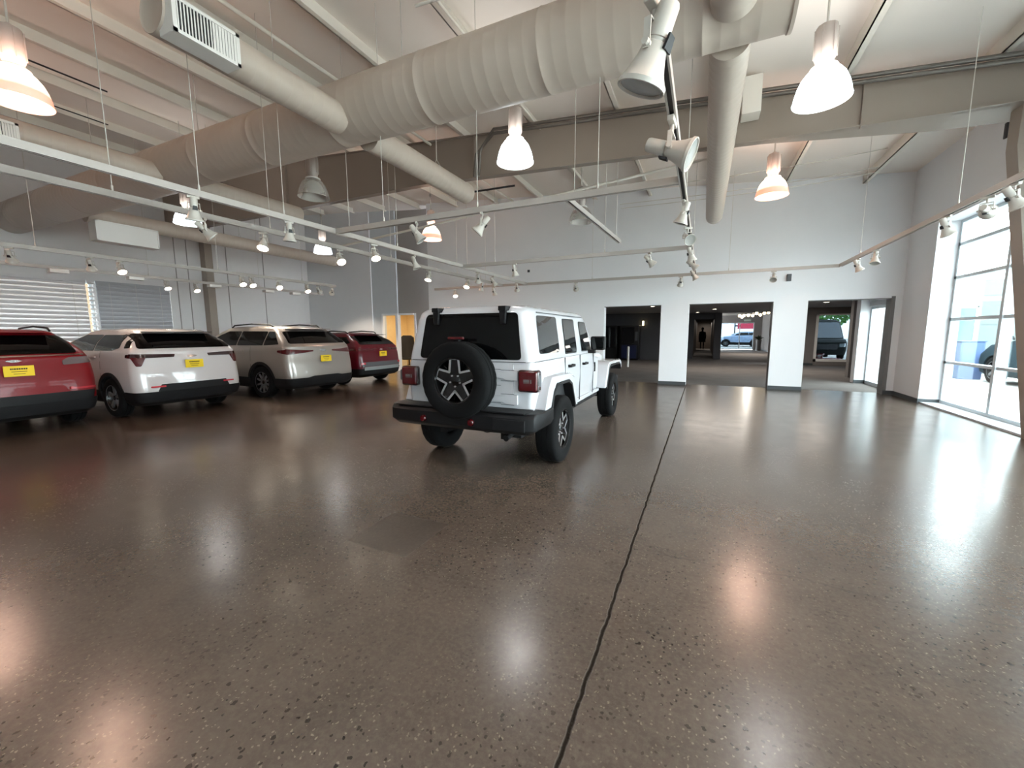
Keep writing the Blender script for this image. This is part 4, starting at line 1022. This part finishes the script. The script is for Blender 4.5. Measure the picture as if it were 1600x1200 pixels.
            mod = o.modifiers.new('weld', 'WELD'); mod.merge_threshold = .0005
            bv = o.modifiers.new('bevel', 'BEVEL'); bv.width = .014 if mm == W else .004; bv.segments = 2; bv.limit_method = 'ANGLE'; bv.angle_limit = radians(50)
        MB().prism([(.44, .56), (2.26, .56), (2.26, .62), (.44, .62)], 'y', s*.74, s*.80).build('rocker_panel', W, e, bevel=.01)
        MB().box(.5, 2.2, s*.70 if s > 0 else s*.78, s*.78 if s > 0 else s*.70, .50, .56).build('rock_rail', 'black', e, bevel=.01)
        MB().prism([(-.50, .74), (.46, .62), (.3, .97), (-.38, .97)], 'y', s*.775, s*.80+s*.013).build('wheel_well', 'dark', e)
    # nose: hood, cowl, grille, windscreen
    n = [(.62, 1.84, 3.38, .60, .02, .1, 0, .04), (.9, 1.84, 3.42, .62, .02, .1, 0, .05), (1.08, 1.80, 3.40, .62, .02, .12, 0, .06), (1.16, 1.78, 3.34, .60, .02, .15, 0, .08), (1.20, 1.74, 3.1, .54, .02, .15, 0, .08), (1.215, 1.74, 2.9, .4, .02, .1, 0, .05)]
    loft_body(n, 2).build('hood', W, e, smooth=45)
    MB().prism(rpoly([(1.76, .62), (2.25, .62), (2.25, 1.14), (1.76, 1.2)], .02), 'y', -.775, .775).build('cowl', W, e, bevel=.02)
    decal(B, rpoly([(-.60, 1.30), (.60, 1.30), (.56, 1.70), (-.56, 1.70)], .04), 'x', 1, 'windscreen', 'carglass', e, .006)
    gr = MB()
    for k in range(7): gr.box(3.40, 3.45, -.37+k*.11, -.30+k*.11, .78, 1.08)
    gr.build('grille', 'dark', e)
    for s in (1, -1): MB().lathe([(.001, .03), (.07, .025), (.09, 0), (.09, -.03)], 20, frame_axis((3.41, s*.47, .95), (1, 0, 0))).build('headlamp', 'chrome', e)
    MB().box(3.45, 3.7, -.85, .85, .55, .72).build('front_bumper', 'black', e, bevel=.03)
    for xx in (0, 3.008):
        for s in (1, -1): wheel(e, Vector((xx, s*.80, .403)), (0, s, 0), .403, .25, .235, 'star', turn=.5 if xx else .2)
build_jeep()

# ---------------------------------------------------------------- crossovers
def arch(cx, R, r, z0, zc):
    a0 = math.asin(max(-1, min(1, (z0-zc)/R))); out = []
    N = 20
    for i in range(N+1):
        a = a0+(pi-2*a0)*i/N; out.append((cx+R*cos(a), zc+R*sin(a)))
    a1 = math.asin(max(-1, min(1, (z0-zc)/r)))
    for i in range(N, -1, -1):
        a = a1+(pi-2*a1)*i/N; out.append((cx+r*cos(a), zc+r*sin(a)))
    return out
def cut_arches(o, xs, R, zc, w, depth=.3):
    c = MB()
    for xx in xs:
        for s in (1, -1): c.cyl((xx, s*(w-depth), zc), (xx, s*(w+.3), zc), R, n=40, mi=1)
    co = c.build('cutter', [o.data.materials[0], M_['dark']])
    if len(o.data.materials) < 2: o.data.materials.append(M_['dark'])
    co.parent = o.parent
    md = o.modifiers.new('b', 'BOOLEAN'); md.operation = 'DIFFERENCE'; md.object = co; md.solver = 'EXACT'; md.use_self = True
    bpy.context.view_layer.update()
    dg = bpy.context.evaluated_depsgraph_get(); me = bpy.data.meshes.new_from_object(o.evaluated_get(dg))
    o.modifiers.clear(); o.data = me; bpy.data.objects.remove(co)
    me.polygons.foreach_set('use_smooth', [True]*len(me.polygons)); me.set_sharp_from_angle(angle=radians(38))

def crossover(name, label, loc, rz, paint, S):
    e = tag(empty(name, loc, rz), label, 'car', S.get('group'))
    body = loft_body(S['keys'], 3, side=.012).build('body', [paint], e, smooth=38)
    B = bvh_of(body); wb, R, zc = S['wb'], S['R'], S['R']; w = S['w']
    cut_arches(body, (0, wb), R+.055, zc, w)
    lo = [k for k in S['keys'] if k[0] <= S['cladz']+.001]
    cl = [(k[0],)+tuple(k[1:]) for k in lo]
    if S.get('clad', True):
        c = loft_body(cl, 2, grow=.012, side=.012).build('lower_cladding', [S.get('cladmat', 'clad')], e, smooth=38); cut_arches(c, (0, wb), R+.055, zc, w)
        for xx in (0, wb):
            for s in (1, -1): decal(B, arch(xx, R+.115, R+.05, S['cladz']-.02, zc), 'y', s, 'wheel_arch_trim', S.get('cladmat', 'clad'), e, .014, .02, .08)
    for s in (1, -1):
        for nm, pl in S['side']: decal(B, rpoly(pl, .03), 'y', s, nm, 'carglass', e, .006)
        for nm, pl, mm in S.get('sidex', ()): decal(B, rpoly(pl, .015), 'y', s, nm, mm, e, .010)
        sm = MB()
        for xx in S['seams']:
            decal(B, [(xx, S['cladz']+.03), (xx+.008, S['cladz']+.03), (xx+.008, S['belt']-.02), (xx, S['belt']-.02)], 'y', s, 'door_seam', 'dark', e, .0015, .004, .2)
        for xx in S['handles']: decal(B, rpoly([(xx-.1, S['belt']-.14), (xx+.1, S['belt']-.14), (xx+.1, S['belt']-.11), (xx-.1, S['belt']-.11)], .012), 'y', s, 'door_handle', S.get('handlemat', paint), e, .025)
        mx = S['mirror']
        mo = MB().prism(rpoly([(s*(w-.06), S['belt']+.02), (s*(w+.16), S['belt']+.03), (s*(w+.15), S['belt']+.15), (s*(w-.02), S['belt']+.15)], .04), 'x', mx, mx+.14).build('side_mirror', S.get('mirrormat', paint), e, bevel=.02)
        if S.get('rails'):
            x0, x1, zr, yr = S['rails']
            MB().tube([(x0, s*yr, zr-.05), (x0+.08, s*yr, zr), ((x0+x1)/2, s*(yr+.01), zr+.03), (x1-.1, s*yr, zr), (x1, s*yr, zr-.06)], .017).build('roof_rail', 'black', e, smooth=60)
    decal(B, rpoly(S['rear'], .05), 'x', -1, 'rear_window', 'carglass', e, .006)
    decal(B, rpoly(S['front'], .05), 'x', 1, 'windscreen', 'carglass', e, .006)
    if S.get('spoiler'):
        x0, x1, z0, z1, yw, mm = S['spoiler']
        MB().prism([(x0, z0), (x1, z0+.01), (x1, z1), (x0, z1-.015)], 'y', -yw, yw).build('spoiler', mm, e, bevel=.012)
    for nm, axis, pl, mm, ep in S['rearx']:
        decal(B, pl if nm == 'license_plate' else rpoly(pl, .015), axis, -1, nm, mm, e, ep, .02)
        if axis == 'x' and S.get('mirrorx', True) and nm in ('tail_lamp', 'reflector', 'tail_lamp_drop'):
            decal(B, rpoly([(-a, b) for a, b in pl], .015), axis, -1, nm, mm, e, ep, .02)
    # yellow paper plate with two lines of dark print
    py, pz = S['plate']; xr = S['platex']
    p = MB().box(xr-.008, xr, py-.155, py+.155, pz-.078, pz+.078).build('license_plate', 'plate', e)
    q = MB(); rr = random.Random(5); y = py-.085
    while y < py+.08:
        dy = rr.uniform(.012, .02); q.box(xr-.0095, xr-.008, y, y+dy, pz+.022, pz+.044); y += dy+.005
    q.box(xr-.0095, xr-.008, py-.08, py+.08, pz-.012, pz-.004).box(xr-.0095, xr-.008, py-.06, py+.06, pz-.045, pz-.038)
    q.build('plate_print', 'ink', p)
    if S.get('badge'):
        by, bz, bw, bh = S['badge']
        decal(B, rpoly([(by-bw, bz), (by-bw*.3, bz+bh), (by+bw*.3, bz+bh), (by+bw, bz), (by+bw*.3, bz-bh), (by-bw*.3, bz-bh)], .01), 'x', -1, 'badge', 'chrome', e, .012)
    for xx in (0, wb):
        for s in (1, -1): wheel(e, Vector((xx, s*(w-.105), R)), (0, s, 0), R, .225, R*.66, S['style'], turn=.3*xx)
    u = MB().box(-.5, wb+.4, -.6, .6, .2, .32).cyl((0, -w+.15, R), (0, w-.15, R), .045).cyl((wb, -w+.15, R), (wb, w-.15, R), .045)
    u.build('underbody', 'black', e)
    for s in (1, -1): decal(B, rpoly([(s*.45, .78), (s*.8, .80), (s*.8, .9), (s*.45, .86)], .02), 'x', 1, 'headlamp', 'chrome', e, .008)
    decal(B, rpoly([(-.5, .5), (.5, .5), (.55, .76), (-.55, .76)], .04), 'x', 1, 'grille', 'dark', e, .006)
    return e
def keys(roof, belt, w, back, nose, tail, hatch=.0):
    """z, xr, xf, w, rear corner r, front corner r, rear bow, front bow"""
    b = back
    return [(.24, b+.16, nose-.25, w-.12, .15, .2, .05, .1), (.31, b+.05, nose-.06, w-.05, .18, .25, .07, .15), (.50, b, nose, w-.012, .2, .28, .08, .18), (.66, b+.01, nose, w, .2, .28, .08, .18),
            (.86, b+.035, nose-.03, w, .19, .28, .08, .2), (.97, b+.055, nose-.16, w-.006, .18, .28, .08, .25), (belt-.14, b+.075, nose-.42, w-.015, .18, .28, .08, .3), (belt-.06, b+.09, nose-1.05, w-.03, .17, .25, .08, .3),
            (belt, b+.11, nose-1.42, w-.05, .17, .2, .08, .25), (belt+.16, b+.11+tail*.4, nose-1.68, w-.125, .17, .18, .09, .18), (roof-.14, b+.11+tail*.95, nose-2.02, w-.225, .18, .18, .1, .15),
            (roof-.06, b+.14+tail*1.2, nose-2.22, w-.275, .2, .2, .12, .15), (roof-.02, b+.25+tail*1.4, nose-2.45, w-.34, .25, .25, .12, .15), (roof, b+.7+tail*1.4, nose-2.9, w-.5, .25, .25, .1, .1)]
# white crossover
S2 = dict(keys=keys(1.665, 1.25, .935, -.97, 3.68, .36), wb=2.73, R=.365, w=.935, cladz=.50, belt=1.25, seams=(.30, 1.28), handles=(.55, 1.5), mirror=2.0, style='five',
    side=[('rear_side_window', [(-.34, 1.30), (-.10, 1.25), (.55, 1.24), (.55, 1.535), (-.30, 1.535)]), ('front_side_window', [(.59, 1.24), (1.95, 1.24), (1.55, 1.45), (1.30, 1.54), (.59, 1.54)]), ('rear_quarter_glass', [(-.66, 1.30), (-.50, 1.29), (-.46, 1.535), (-.50, 1.54)])],
    rear=[(-.80, 1.285), (.80, 1.285), (.70, 1.56), (-.70, 1.56)], front=[(-.7, 1.28), (.7, 1.28), (.6, 1.55), (-.6, 1.55)],
    spoiler=(-.66, -.15, 1.585, 1.61, .54, 'black'), handlemat='suvwhite',
    rearx=[('tail_lamp', 'x', [(.30, 1.12), (.90, 1.115), (.90, 1.195), (.28, 1.175)], 'lampdark', .012), ('tail_lamp_drop', 'x', [(.72, 1.13), (.90, 1.13), (.86, .97), (.80, .97)], 'lamp', .013), ('reflector', 'x', [(.50, .575), (.72, .575), (.72, .605), (.50, .605)], 'lampbright', .02),
           ('skid_plate', 'x', [(-.62, .50), (.62, .50), (.56, .63), (-.56, .63)], 'clad', .016)],
    sidex=[('side_lamp', [(-.84, 1.10), (-.62, 1.13), (-.62, 1.18), (-.83, 1.19)], 'lampdark')],
    plate=(0, .985), platex=-.955, badge=(0, 1.13, .09, .022))
crossover('crossover_car', 'white SUV with black lower trim and a yellow plate, parked between red and silver cars', (-9.97, 4.62, 0), pi, 'suvwhite', S2)
# red compact at the left edge
S1 = dict(keys=keys(1.64, 1.21, .93, -.95, 3.45, .34), wb=2.64, R=.355, w=.93, cladz=.52, belt=1.21, seams=(.30, 1.25), handles=(.5, 1.4), mirror=1.85, style='ten',
    side=[('rear_side_window', [(-.5, 1.30), (-.2, 1.21), (.55, 1.20), (.55, 1.50), (-.25, 1.50)]), ('front_side_window', [(.59, 1.20), (1.80, 1.20), (1.45, 1.41), (1.2, 1.51), (.59, 1.51)])],
    rear=[(-.74, 1.245), (.74, 1.245), (.68, 1.535), (-.68, 1.535)], front=[(-.7, 1.24), (.7, 1.24), (.6, 1.52), (-.6, 1.52)], spoiler=(-.62, -.2, 1.575, 1.60, .52, 'red'),
    rearx=[('tail_lamp', 'x', [(.52, 1.06), (.90, 1.08), (.90, 1.19), (.60, 1.18), (.52, 1.13)], 'lampgrey', .012), ('reflector', 'x', [(.55, .66), (.88, .66), (.88, .69), (.62, .69), (.55, .71)], 'lampbright', .018),
           ('window_chrome_strip', 'x', [(-.8, 1.205), (.8, 1.205), (.8, 1.225), (-.8, 1.225)], 'chrome', .012), ('bumper_insert', 'x', [(-.82, .49), (.82, .49), (.86, .63), (-.86, .63)], 'clad', .016)],
    sidex=[('side_lamp', [(-.80, 1.09), (-.60, 1.10), (-.60, 1.17), (-.80, 1.18)], 'lampgrey')], rails=(-.2, 1.15, 1.66, .62),
    plate=(-.02, 1.005), platex=-.945, badge=(-.0, 1.15, .09, .02), cladmat='clad')
crossover('crossover_car', 'bright red compact SUV cut by the left picture edge', (-10.25, 2.40, 0), pi, 'red', S1)
# silver three-row crossover
S3 = dict(keys=keys(1.745, 1.265, .985, -1.05, 4.0, .42), wb=3.1, R=.385, w=.985, cladz=.50, belt=1.265, seams=(.36, 1.5), handles=(.7, 1.8), mirror=2.3, style='multi',
    side=[('rear_quarter_window', [(-.62, 1.30), (-.1, 1.275), (-.1, 1.60), (-.30, 1.60)]), ('rear_side_window', [(-.06, 1.275), (.9, 1.27), (.9, 1.615), (-.06, 1.605)]), ('front_side_window', [(.94, 1.27), (2.22, 1.27), (1.75, 1.52), (1.45, 1.615), (.94, 1.615)])],
    rear=[(-.82, 1.315), (.82, 1.315), (.70, 1.60), (-.70, 1.60)], front=[(-.74, 1.3), (.74, 1.3), (.66, 1.6), (-.66, 1.6)], spoiler=(-.66, -.15, 1.66, 1.69, .55, 'silver'),
    rearx=[('tail_lamp', 'x', [(.28, 1.12), (.55, 1.09), (.93, 1.06), (.93, 1.19), (.60, 1.16), (.28, 1.15)], 'lamp', .012), ('lower_bumper', 'x', [(-.86, .42), (.86, .42), (.86, .50), (.5, .50), (.35, .53), (-.35, .53), (-.5, .50), (-.86, .50)], 'clad', .018)],
    sidex=[('side_lamp', [(-.90, 1.06), (-.62, 1.12), (-.62, 1.16), (-.90, 1.18)], 'lamp')], rails=(-.1, 1.5, 1.765, .66),
    plate=(-.03, .94), platex=-1.035, badge=(-.0, 1.14, .10, .03))
crossover('crossover_car', 'large champagne silver SUV with slim tail lamps, right of the white SUV', (-9.62, 7.32, 0), pi, 'silver', S3)
# dark red crossover with a sloping hatch
S4 = dict(keys=keys(1.585, 1.17, .915, -.92, 3.5, .42), wb=2.7, R=.355, w=.915, cladz=.50, belt=1.17, seams=(.3, 1.25), handles=(.5, 1.45), mirror=1.9, style='ten',
    side=[('rear_side_window', [(-.42, 1.27), (-.1, 1.19), (.55, 1.17), (.55, 1.45), (-.15, 1.44)]), ('front_side_window', [(.59, 1.17), (1.85, 1.17), (1.5, 1.37), (1.25, 1.46), (.59, 1.46)])],
    rear=[(-.74, 1.215), (.74, 1.215), (.66, 1.47), (-.66, 1.47)], front=[(-.7, 1.2), (.7, 1.2), (.6, 1.46), (-.6, 1.46)], spoiler=(-.62, -.1, 1.505, 1.53, .5, 'black'),
    rearx=[('tail_lamp', 'x', [(.5, 1.05), (.9, 1.03), (.9, 1.10), (.52, 1.09)], 'lamp', .012), ('reflector', 'x', [(.70, .62), (.84, .62), (.84, .68), (.70, .68)], 'lampbright', .025), ('bumper_insert', 'x', [(-.8, .56), (.8, .56), (.8, .69), (-.8, .69)], 'grey', .016), ('skid_plate', 'x', [(-.75, .45), (.75, .45), (.75, .55), (-.75, .55)], 'skid', .02)],
    sidex=[('side_lamp', [(-.84, 1.03), (-.6, 1.05), (-.6, 1.09), (-.84, 1.10)], 'lamp')], rails=(-.1, 1.2, 1.60, .60),
    plate=(-.02, .93), platex=-.905, badge=(-.0, 1.06, .08, .022))
crossover('crossover_car', 'dark red SUV with a black rear spoiler, farthest of the parked row', (-10.0, 9.92, 0), pi, 'maroon', S4)

# ---------------------------------------------------------------- outside
def outside():
    M_['pave'] = mat('bright_pavement', '#b8b4ae', .9, var=.06); M_['extwall'] = mat('exterior_panel', '#687070', .9, spec=.05, var=.03); M_['door_b'] = mat('pale_blue_door', '#4b7288', .8, spec=.05)
    M_['cab_b'] = mat('blue_grey_enamel', '#566a90', .8, spec=.05); M_['signred'] = mat('red_sign_face', '#d8405a', .5); M_['van'] = mat('pale_blue_box_body', '#9cc7e6', .5); M_['bark'] = mat('bark', '#54463a', .9, var=.2)
    M_['green'] = mat('tree_leaf', '#4d7a3a', .7, var=.35)
    struct(MB().box(4.75, 60, -30, 42.2, -.3, -.03).box(-40, 60, 42.2, 120, -.3, -.03).build('ground_outside', 'pave'))
    w = MB().box(5.8, 30, 21.5, 22.0, -.03, 6.5); w = MB().box(7.3, 30, 21.0, 21.4, -.03, 3.4)
    for z in (.9, 1.8, 2.7): w.box(7.29, 30, 20.985, 21.0, z-.012, z+.012)
    struct(w.build('wall_exterior', 'extwall'))
    d = tag(empty('service_door', (8.78, 20.97, 0)), 'pale blue door in the building outside the right window', 'door')
    MB().box(-.23, .23, -.05, 0, -.03, 2.4).build('door_leaf', 'door_b', d, bevel=.01)
    MB().box(-.29, -.23, -.07, 0, -.03, 2.46).box(.23, .29, -.07, 0, -.03, 2.46).box(-.29, .29, -.07, 0, 2.40, 2.46).build('door_frame', 'white', d)
    c = tag(empty('utility_cabinet', (8.0, 18.75, 0)), 'blue-grey cabinet outside the right window by the pale door', 'cabinet')
    MB().box(-.30, .28, -.3, .3, -.03, 1.2).build('cabinet_body', 'cab_b', c, bevel=.03)
    MB().box(-.32, .30, -.32, .32, 1.2, 1.24).build('lid', 'cab_b', c, bevel=.01)
    MB().box(-.26, .24, -.312, -.3, .06, 1.12).build('door_panel', 'cab_b', c, bevel=.006)
    # slate pickup
    k = keys(1.86, 1.30, .97, -1.2, 4.5, .1)
    St = dict(S2); St.update(keys=k, wb=3.5, R=.40, w=.97, cladz=.50, belt=1.30, seams=(.6, 1.7), handles=(.9, 2.0), mirror=2.75, rails=None, spoiler=None, mirrormat='black', handlemat='black',
        side=[('rear_side_window', [(-.3, 1.33), (1.2, 1.32), (1.2, 1.72), (0, 1.72)]), ('front_side_window', [(1.26, 1.32), (2.72, 1.32), (2.2, 1.6), (1.95, 1.72), (1.26, 1.72)])], sidex=(), plate=(0, 1.0), platex=-1.19, badge=None, cladmat='truckgrey')
    crossover('parked_suv', 'slate grey SUV parked outside the right window', (8.95, 13.85, -.03), pi/2, 'truckgrey', St)
    # behind the side window: dark van nose-on, low red ride-on car, trees
    M_['vangreen'] = mat('dark_green_paint', '#0a100f', .5, spec=.15, var=0); M_['skyglass'] = mat('van_windscreen', '#1c2b36', .06, spec=1., var=0)
    v = tag(empty('parked_van', (6.2, 29.6, -.03), -pi/2), 'dark van facing the window in the right opening, sky in its windscreen', 'van')
    vk = [(.3, -3.4, 1.55, .95, .1, .3, 0, .12), (.6, -3.4, 1.62, 1.0, .1, .3, 0, .14), (1.0, -3.4, 1.60, 1.0, .1, .3, 0, .14), (1.13, -3.4, 1.45, .98, .1, .3, 0, .14), (1.2, -3.4, 1.1, .96, .1, .3, 0, .12), (1.7, -3.38, .72, .92, .12, .25, 0, .12), (2.15, -3.35, .40, .85, .15, .2, 0, .1), (2.28, -3.2, .2, .7, .2, .2, 0, .1)]
    vb = loft_body(vk, 3).build('body', 'vangreen', v, smooth=38); VB = bvh_of(vb)
    decal(VB, rpoly([(-.88, 1.24), (.88, 1.24), (.78, 2.12), (-.78, 2.12)], .1), 'x', 1, 'windscreen', 'skyglass', v, .006)
    decal(VB, rpoly([(-.5, .6), (.5, .6), (.55, .9), (-.55, .9)], .04), 'x', 1, 'grille', 'dark', v, .006)
    for s in (1, -1):
        decal(VB, rpoly([(s*.6, .75), (s*.88, .75), (s*.88, .95), (s*.6, .92)], .03), 'x', 1, 'headlamp', 'chrome', v, .006)
        for xx in (-2.4, .7): wheel(v, Vector((xx, s*.88, .36)), (0, s, 0), .36, .22, .24, 'ten')
    r = tag(empty('ride_on_car', (5.55, 24.5, -.03), radians(15)), 'small low red and white ride-on car just outside the window in the right opening', 'toy car')
    rb = loft_body([(.10, -.5, .5, .26, .1, .1, .03, .05), (.24, -.52, .52, .29, .1, .1, .03, .06), (.30, -.5, .46, .27, .1, .1, .03, .06)], 3).build('body', 'red', r, smooth=40)
    MB().tube([(-.42, -.22, .28), (-.38, -.2, .46), (-.2, 0, .50), (-.38, .2, .46), (-.42, .22, .28)], .03).build('roll_bar', 'red', r, smooth=60)
    MB().box(-.35, .0, -.16, .16, .29, .34).box(-.38, -.33, -.16, .16, .3, .46).build('seat', 'white', r, bevel=.02)
    MB().tube([(-.4, -.3, .14), (0, -.31, .14), (.4, -.3, .14)], .03).tube([(-.4, .3, .14), (0, .31, .14), (.4, .3, .14)], .03).build('side_bumper', 'white', r, smooth=60)
    for xx in (-.33, .33):
        for s in (1, -1): wheel(r, Vector((xx, s*.24, .11)), (0, s, 0), .11, .09, .06, 'five')
    def tree(x, y, H, label):
        t = tag(empty('leafy_tree', (x, y, -.03)), label, 'tree', None)
        MB().tube([(0, 0, 0), (.05, 0, H*.3), (-.05, .05, H*.6)], .2).build('trunk', 'bark', t, smooth=60)
        f = MB(); r2 = random.Random(int(x*10))
        for k_ in range(1500):
            a = r2.uniform(0, 2*pi); cz = r2.uniform(-1, 1); q = r2.uniform(.55, 1)**.5; rad = H*.42
            p = Vector((cos(a)*math.sqrt(1-cz*cz)*rad*q, sin(a)*math.sqrt(1-cz*cz)*rad*q, H*.62+cz*rad*.85*q))
            d_ = Vector((r2.uniform(-1, 1), r2.uniform(-1, 1), r2.uniform(-.2, 1))).normalized(); u = d_.orthogonal().normalized()*.2; b = d_.cross(u).normalized()*.15
            f.add([p-u, p-b, p+u, p+b], [(0, 1, 2, 3)])
        f.build('crown', 'green', t)
    tree(11.0, 53, 6.5, 'leafy green tree above the dark van in the right opening'); tree(16.5, 55, 6.5, 'second leafy tree, to the right behind the dark van')
    # beyond the atrium window
    crossover('parked_car', 'pale blue car parked outside the atrium entrance', (5.0, 52.0, -.03), pi, 'carblue', dict(S2))
    s = tag(empty('street_sign', (5.2, 60, -.03)), 'red street sign on a post beyond the atrium entrance', 'sign')
    MB().box(-1.3, 1.3, -.1, .1, 2.0, 2.9).build('sign_board', 'signred', s, bevel=.03); MB().cyl((-1.6, 0, 0), (-1.6, 0, 3.2), .08).box(-1.6, -1.2, -.05, .05, 2.3, 2.5).build('post', 'grey', s)
outside()
# ================================================================== light
def lights():
    w = bpy.data.worlds.new('world'); SC.world = w; w.use_nodes = True; nt = w.node_tree; bg = nt.nodes['Background']
    bg.inputs[0].default_value = (.87, .945, 1.0, 1); bg.inputs[1].default_value = 24.
    for x, y, e in ((0.6, 19, 110), (-3.5, 20, 22), (3.5, 19.5, 90), (3.0, 33, 200), (0.05, 30, 14), (.2, 38.3, 40)):  # area fills added without fixtures to brighten lobby, atrium and corridor
        L = bpy.data.lights.new('lobby_fill', 'AREA'); L.energy = e; L.size = .5; L.color = (1, .93, .84)
        o = bpy.data.objects.new('lobby_fill', L); COL.objects.link(o); o.location = (x, y, 2.6 if y < 26 else (3.0 if x > 1 else 2.36)); L.size = 2.4 if y < 26 else .3
    v = SC.view_settings; v.view_transform = 'Standard'; v.look = 'None'; v.gamma = 1; v.use_curve_mapping = False; v.exposure = -.03
    SC.display_settings.display_device = 'sRGB'
    c = SC.cycles; c.max_bounces = 10; c.diffuse_bounces = 5; c.glossy_bounces = 4; c.transparent_max_bounces = 12; c.sample_clamp_indirect = 8; c.caustics_reflective = False; c.caustics_refractive = False
lights()
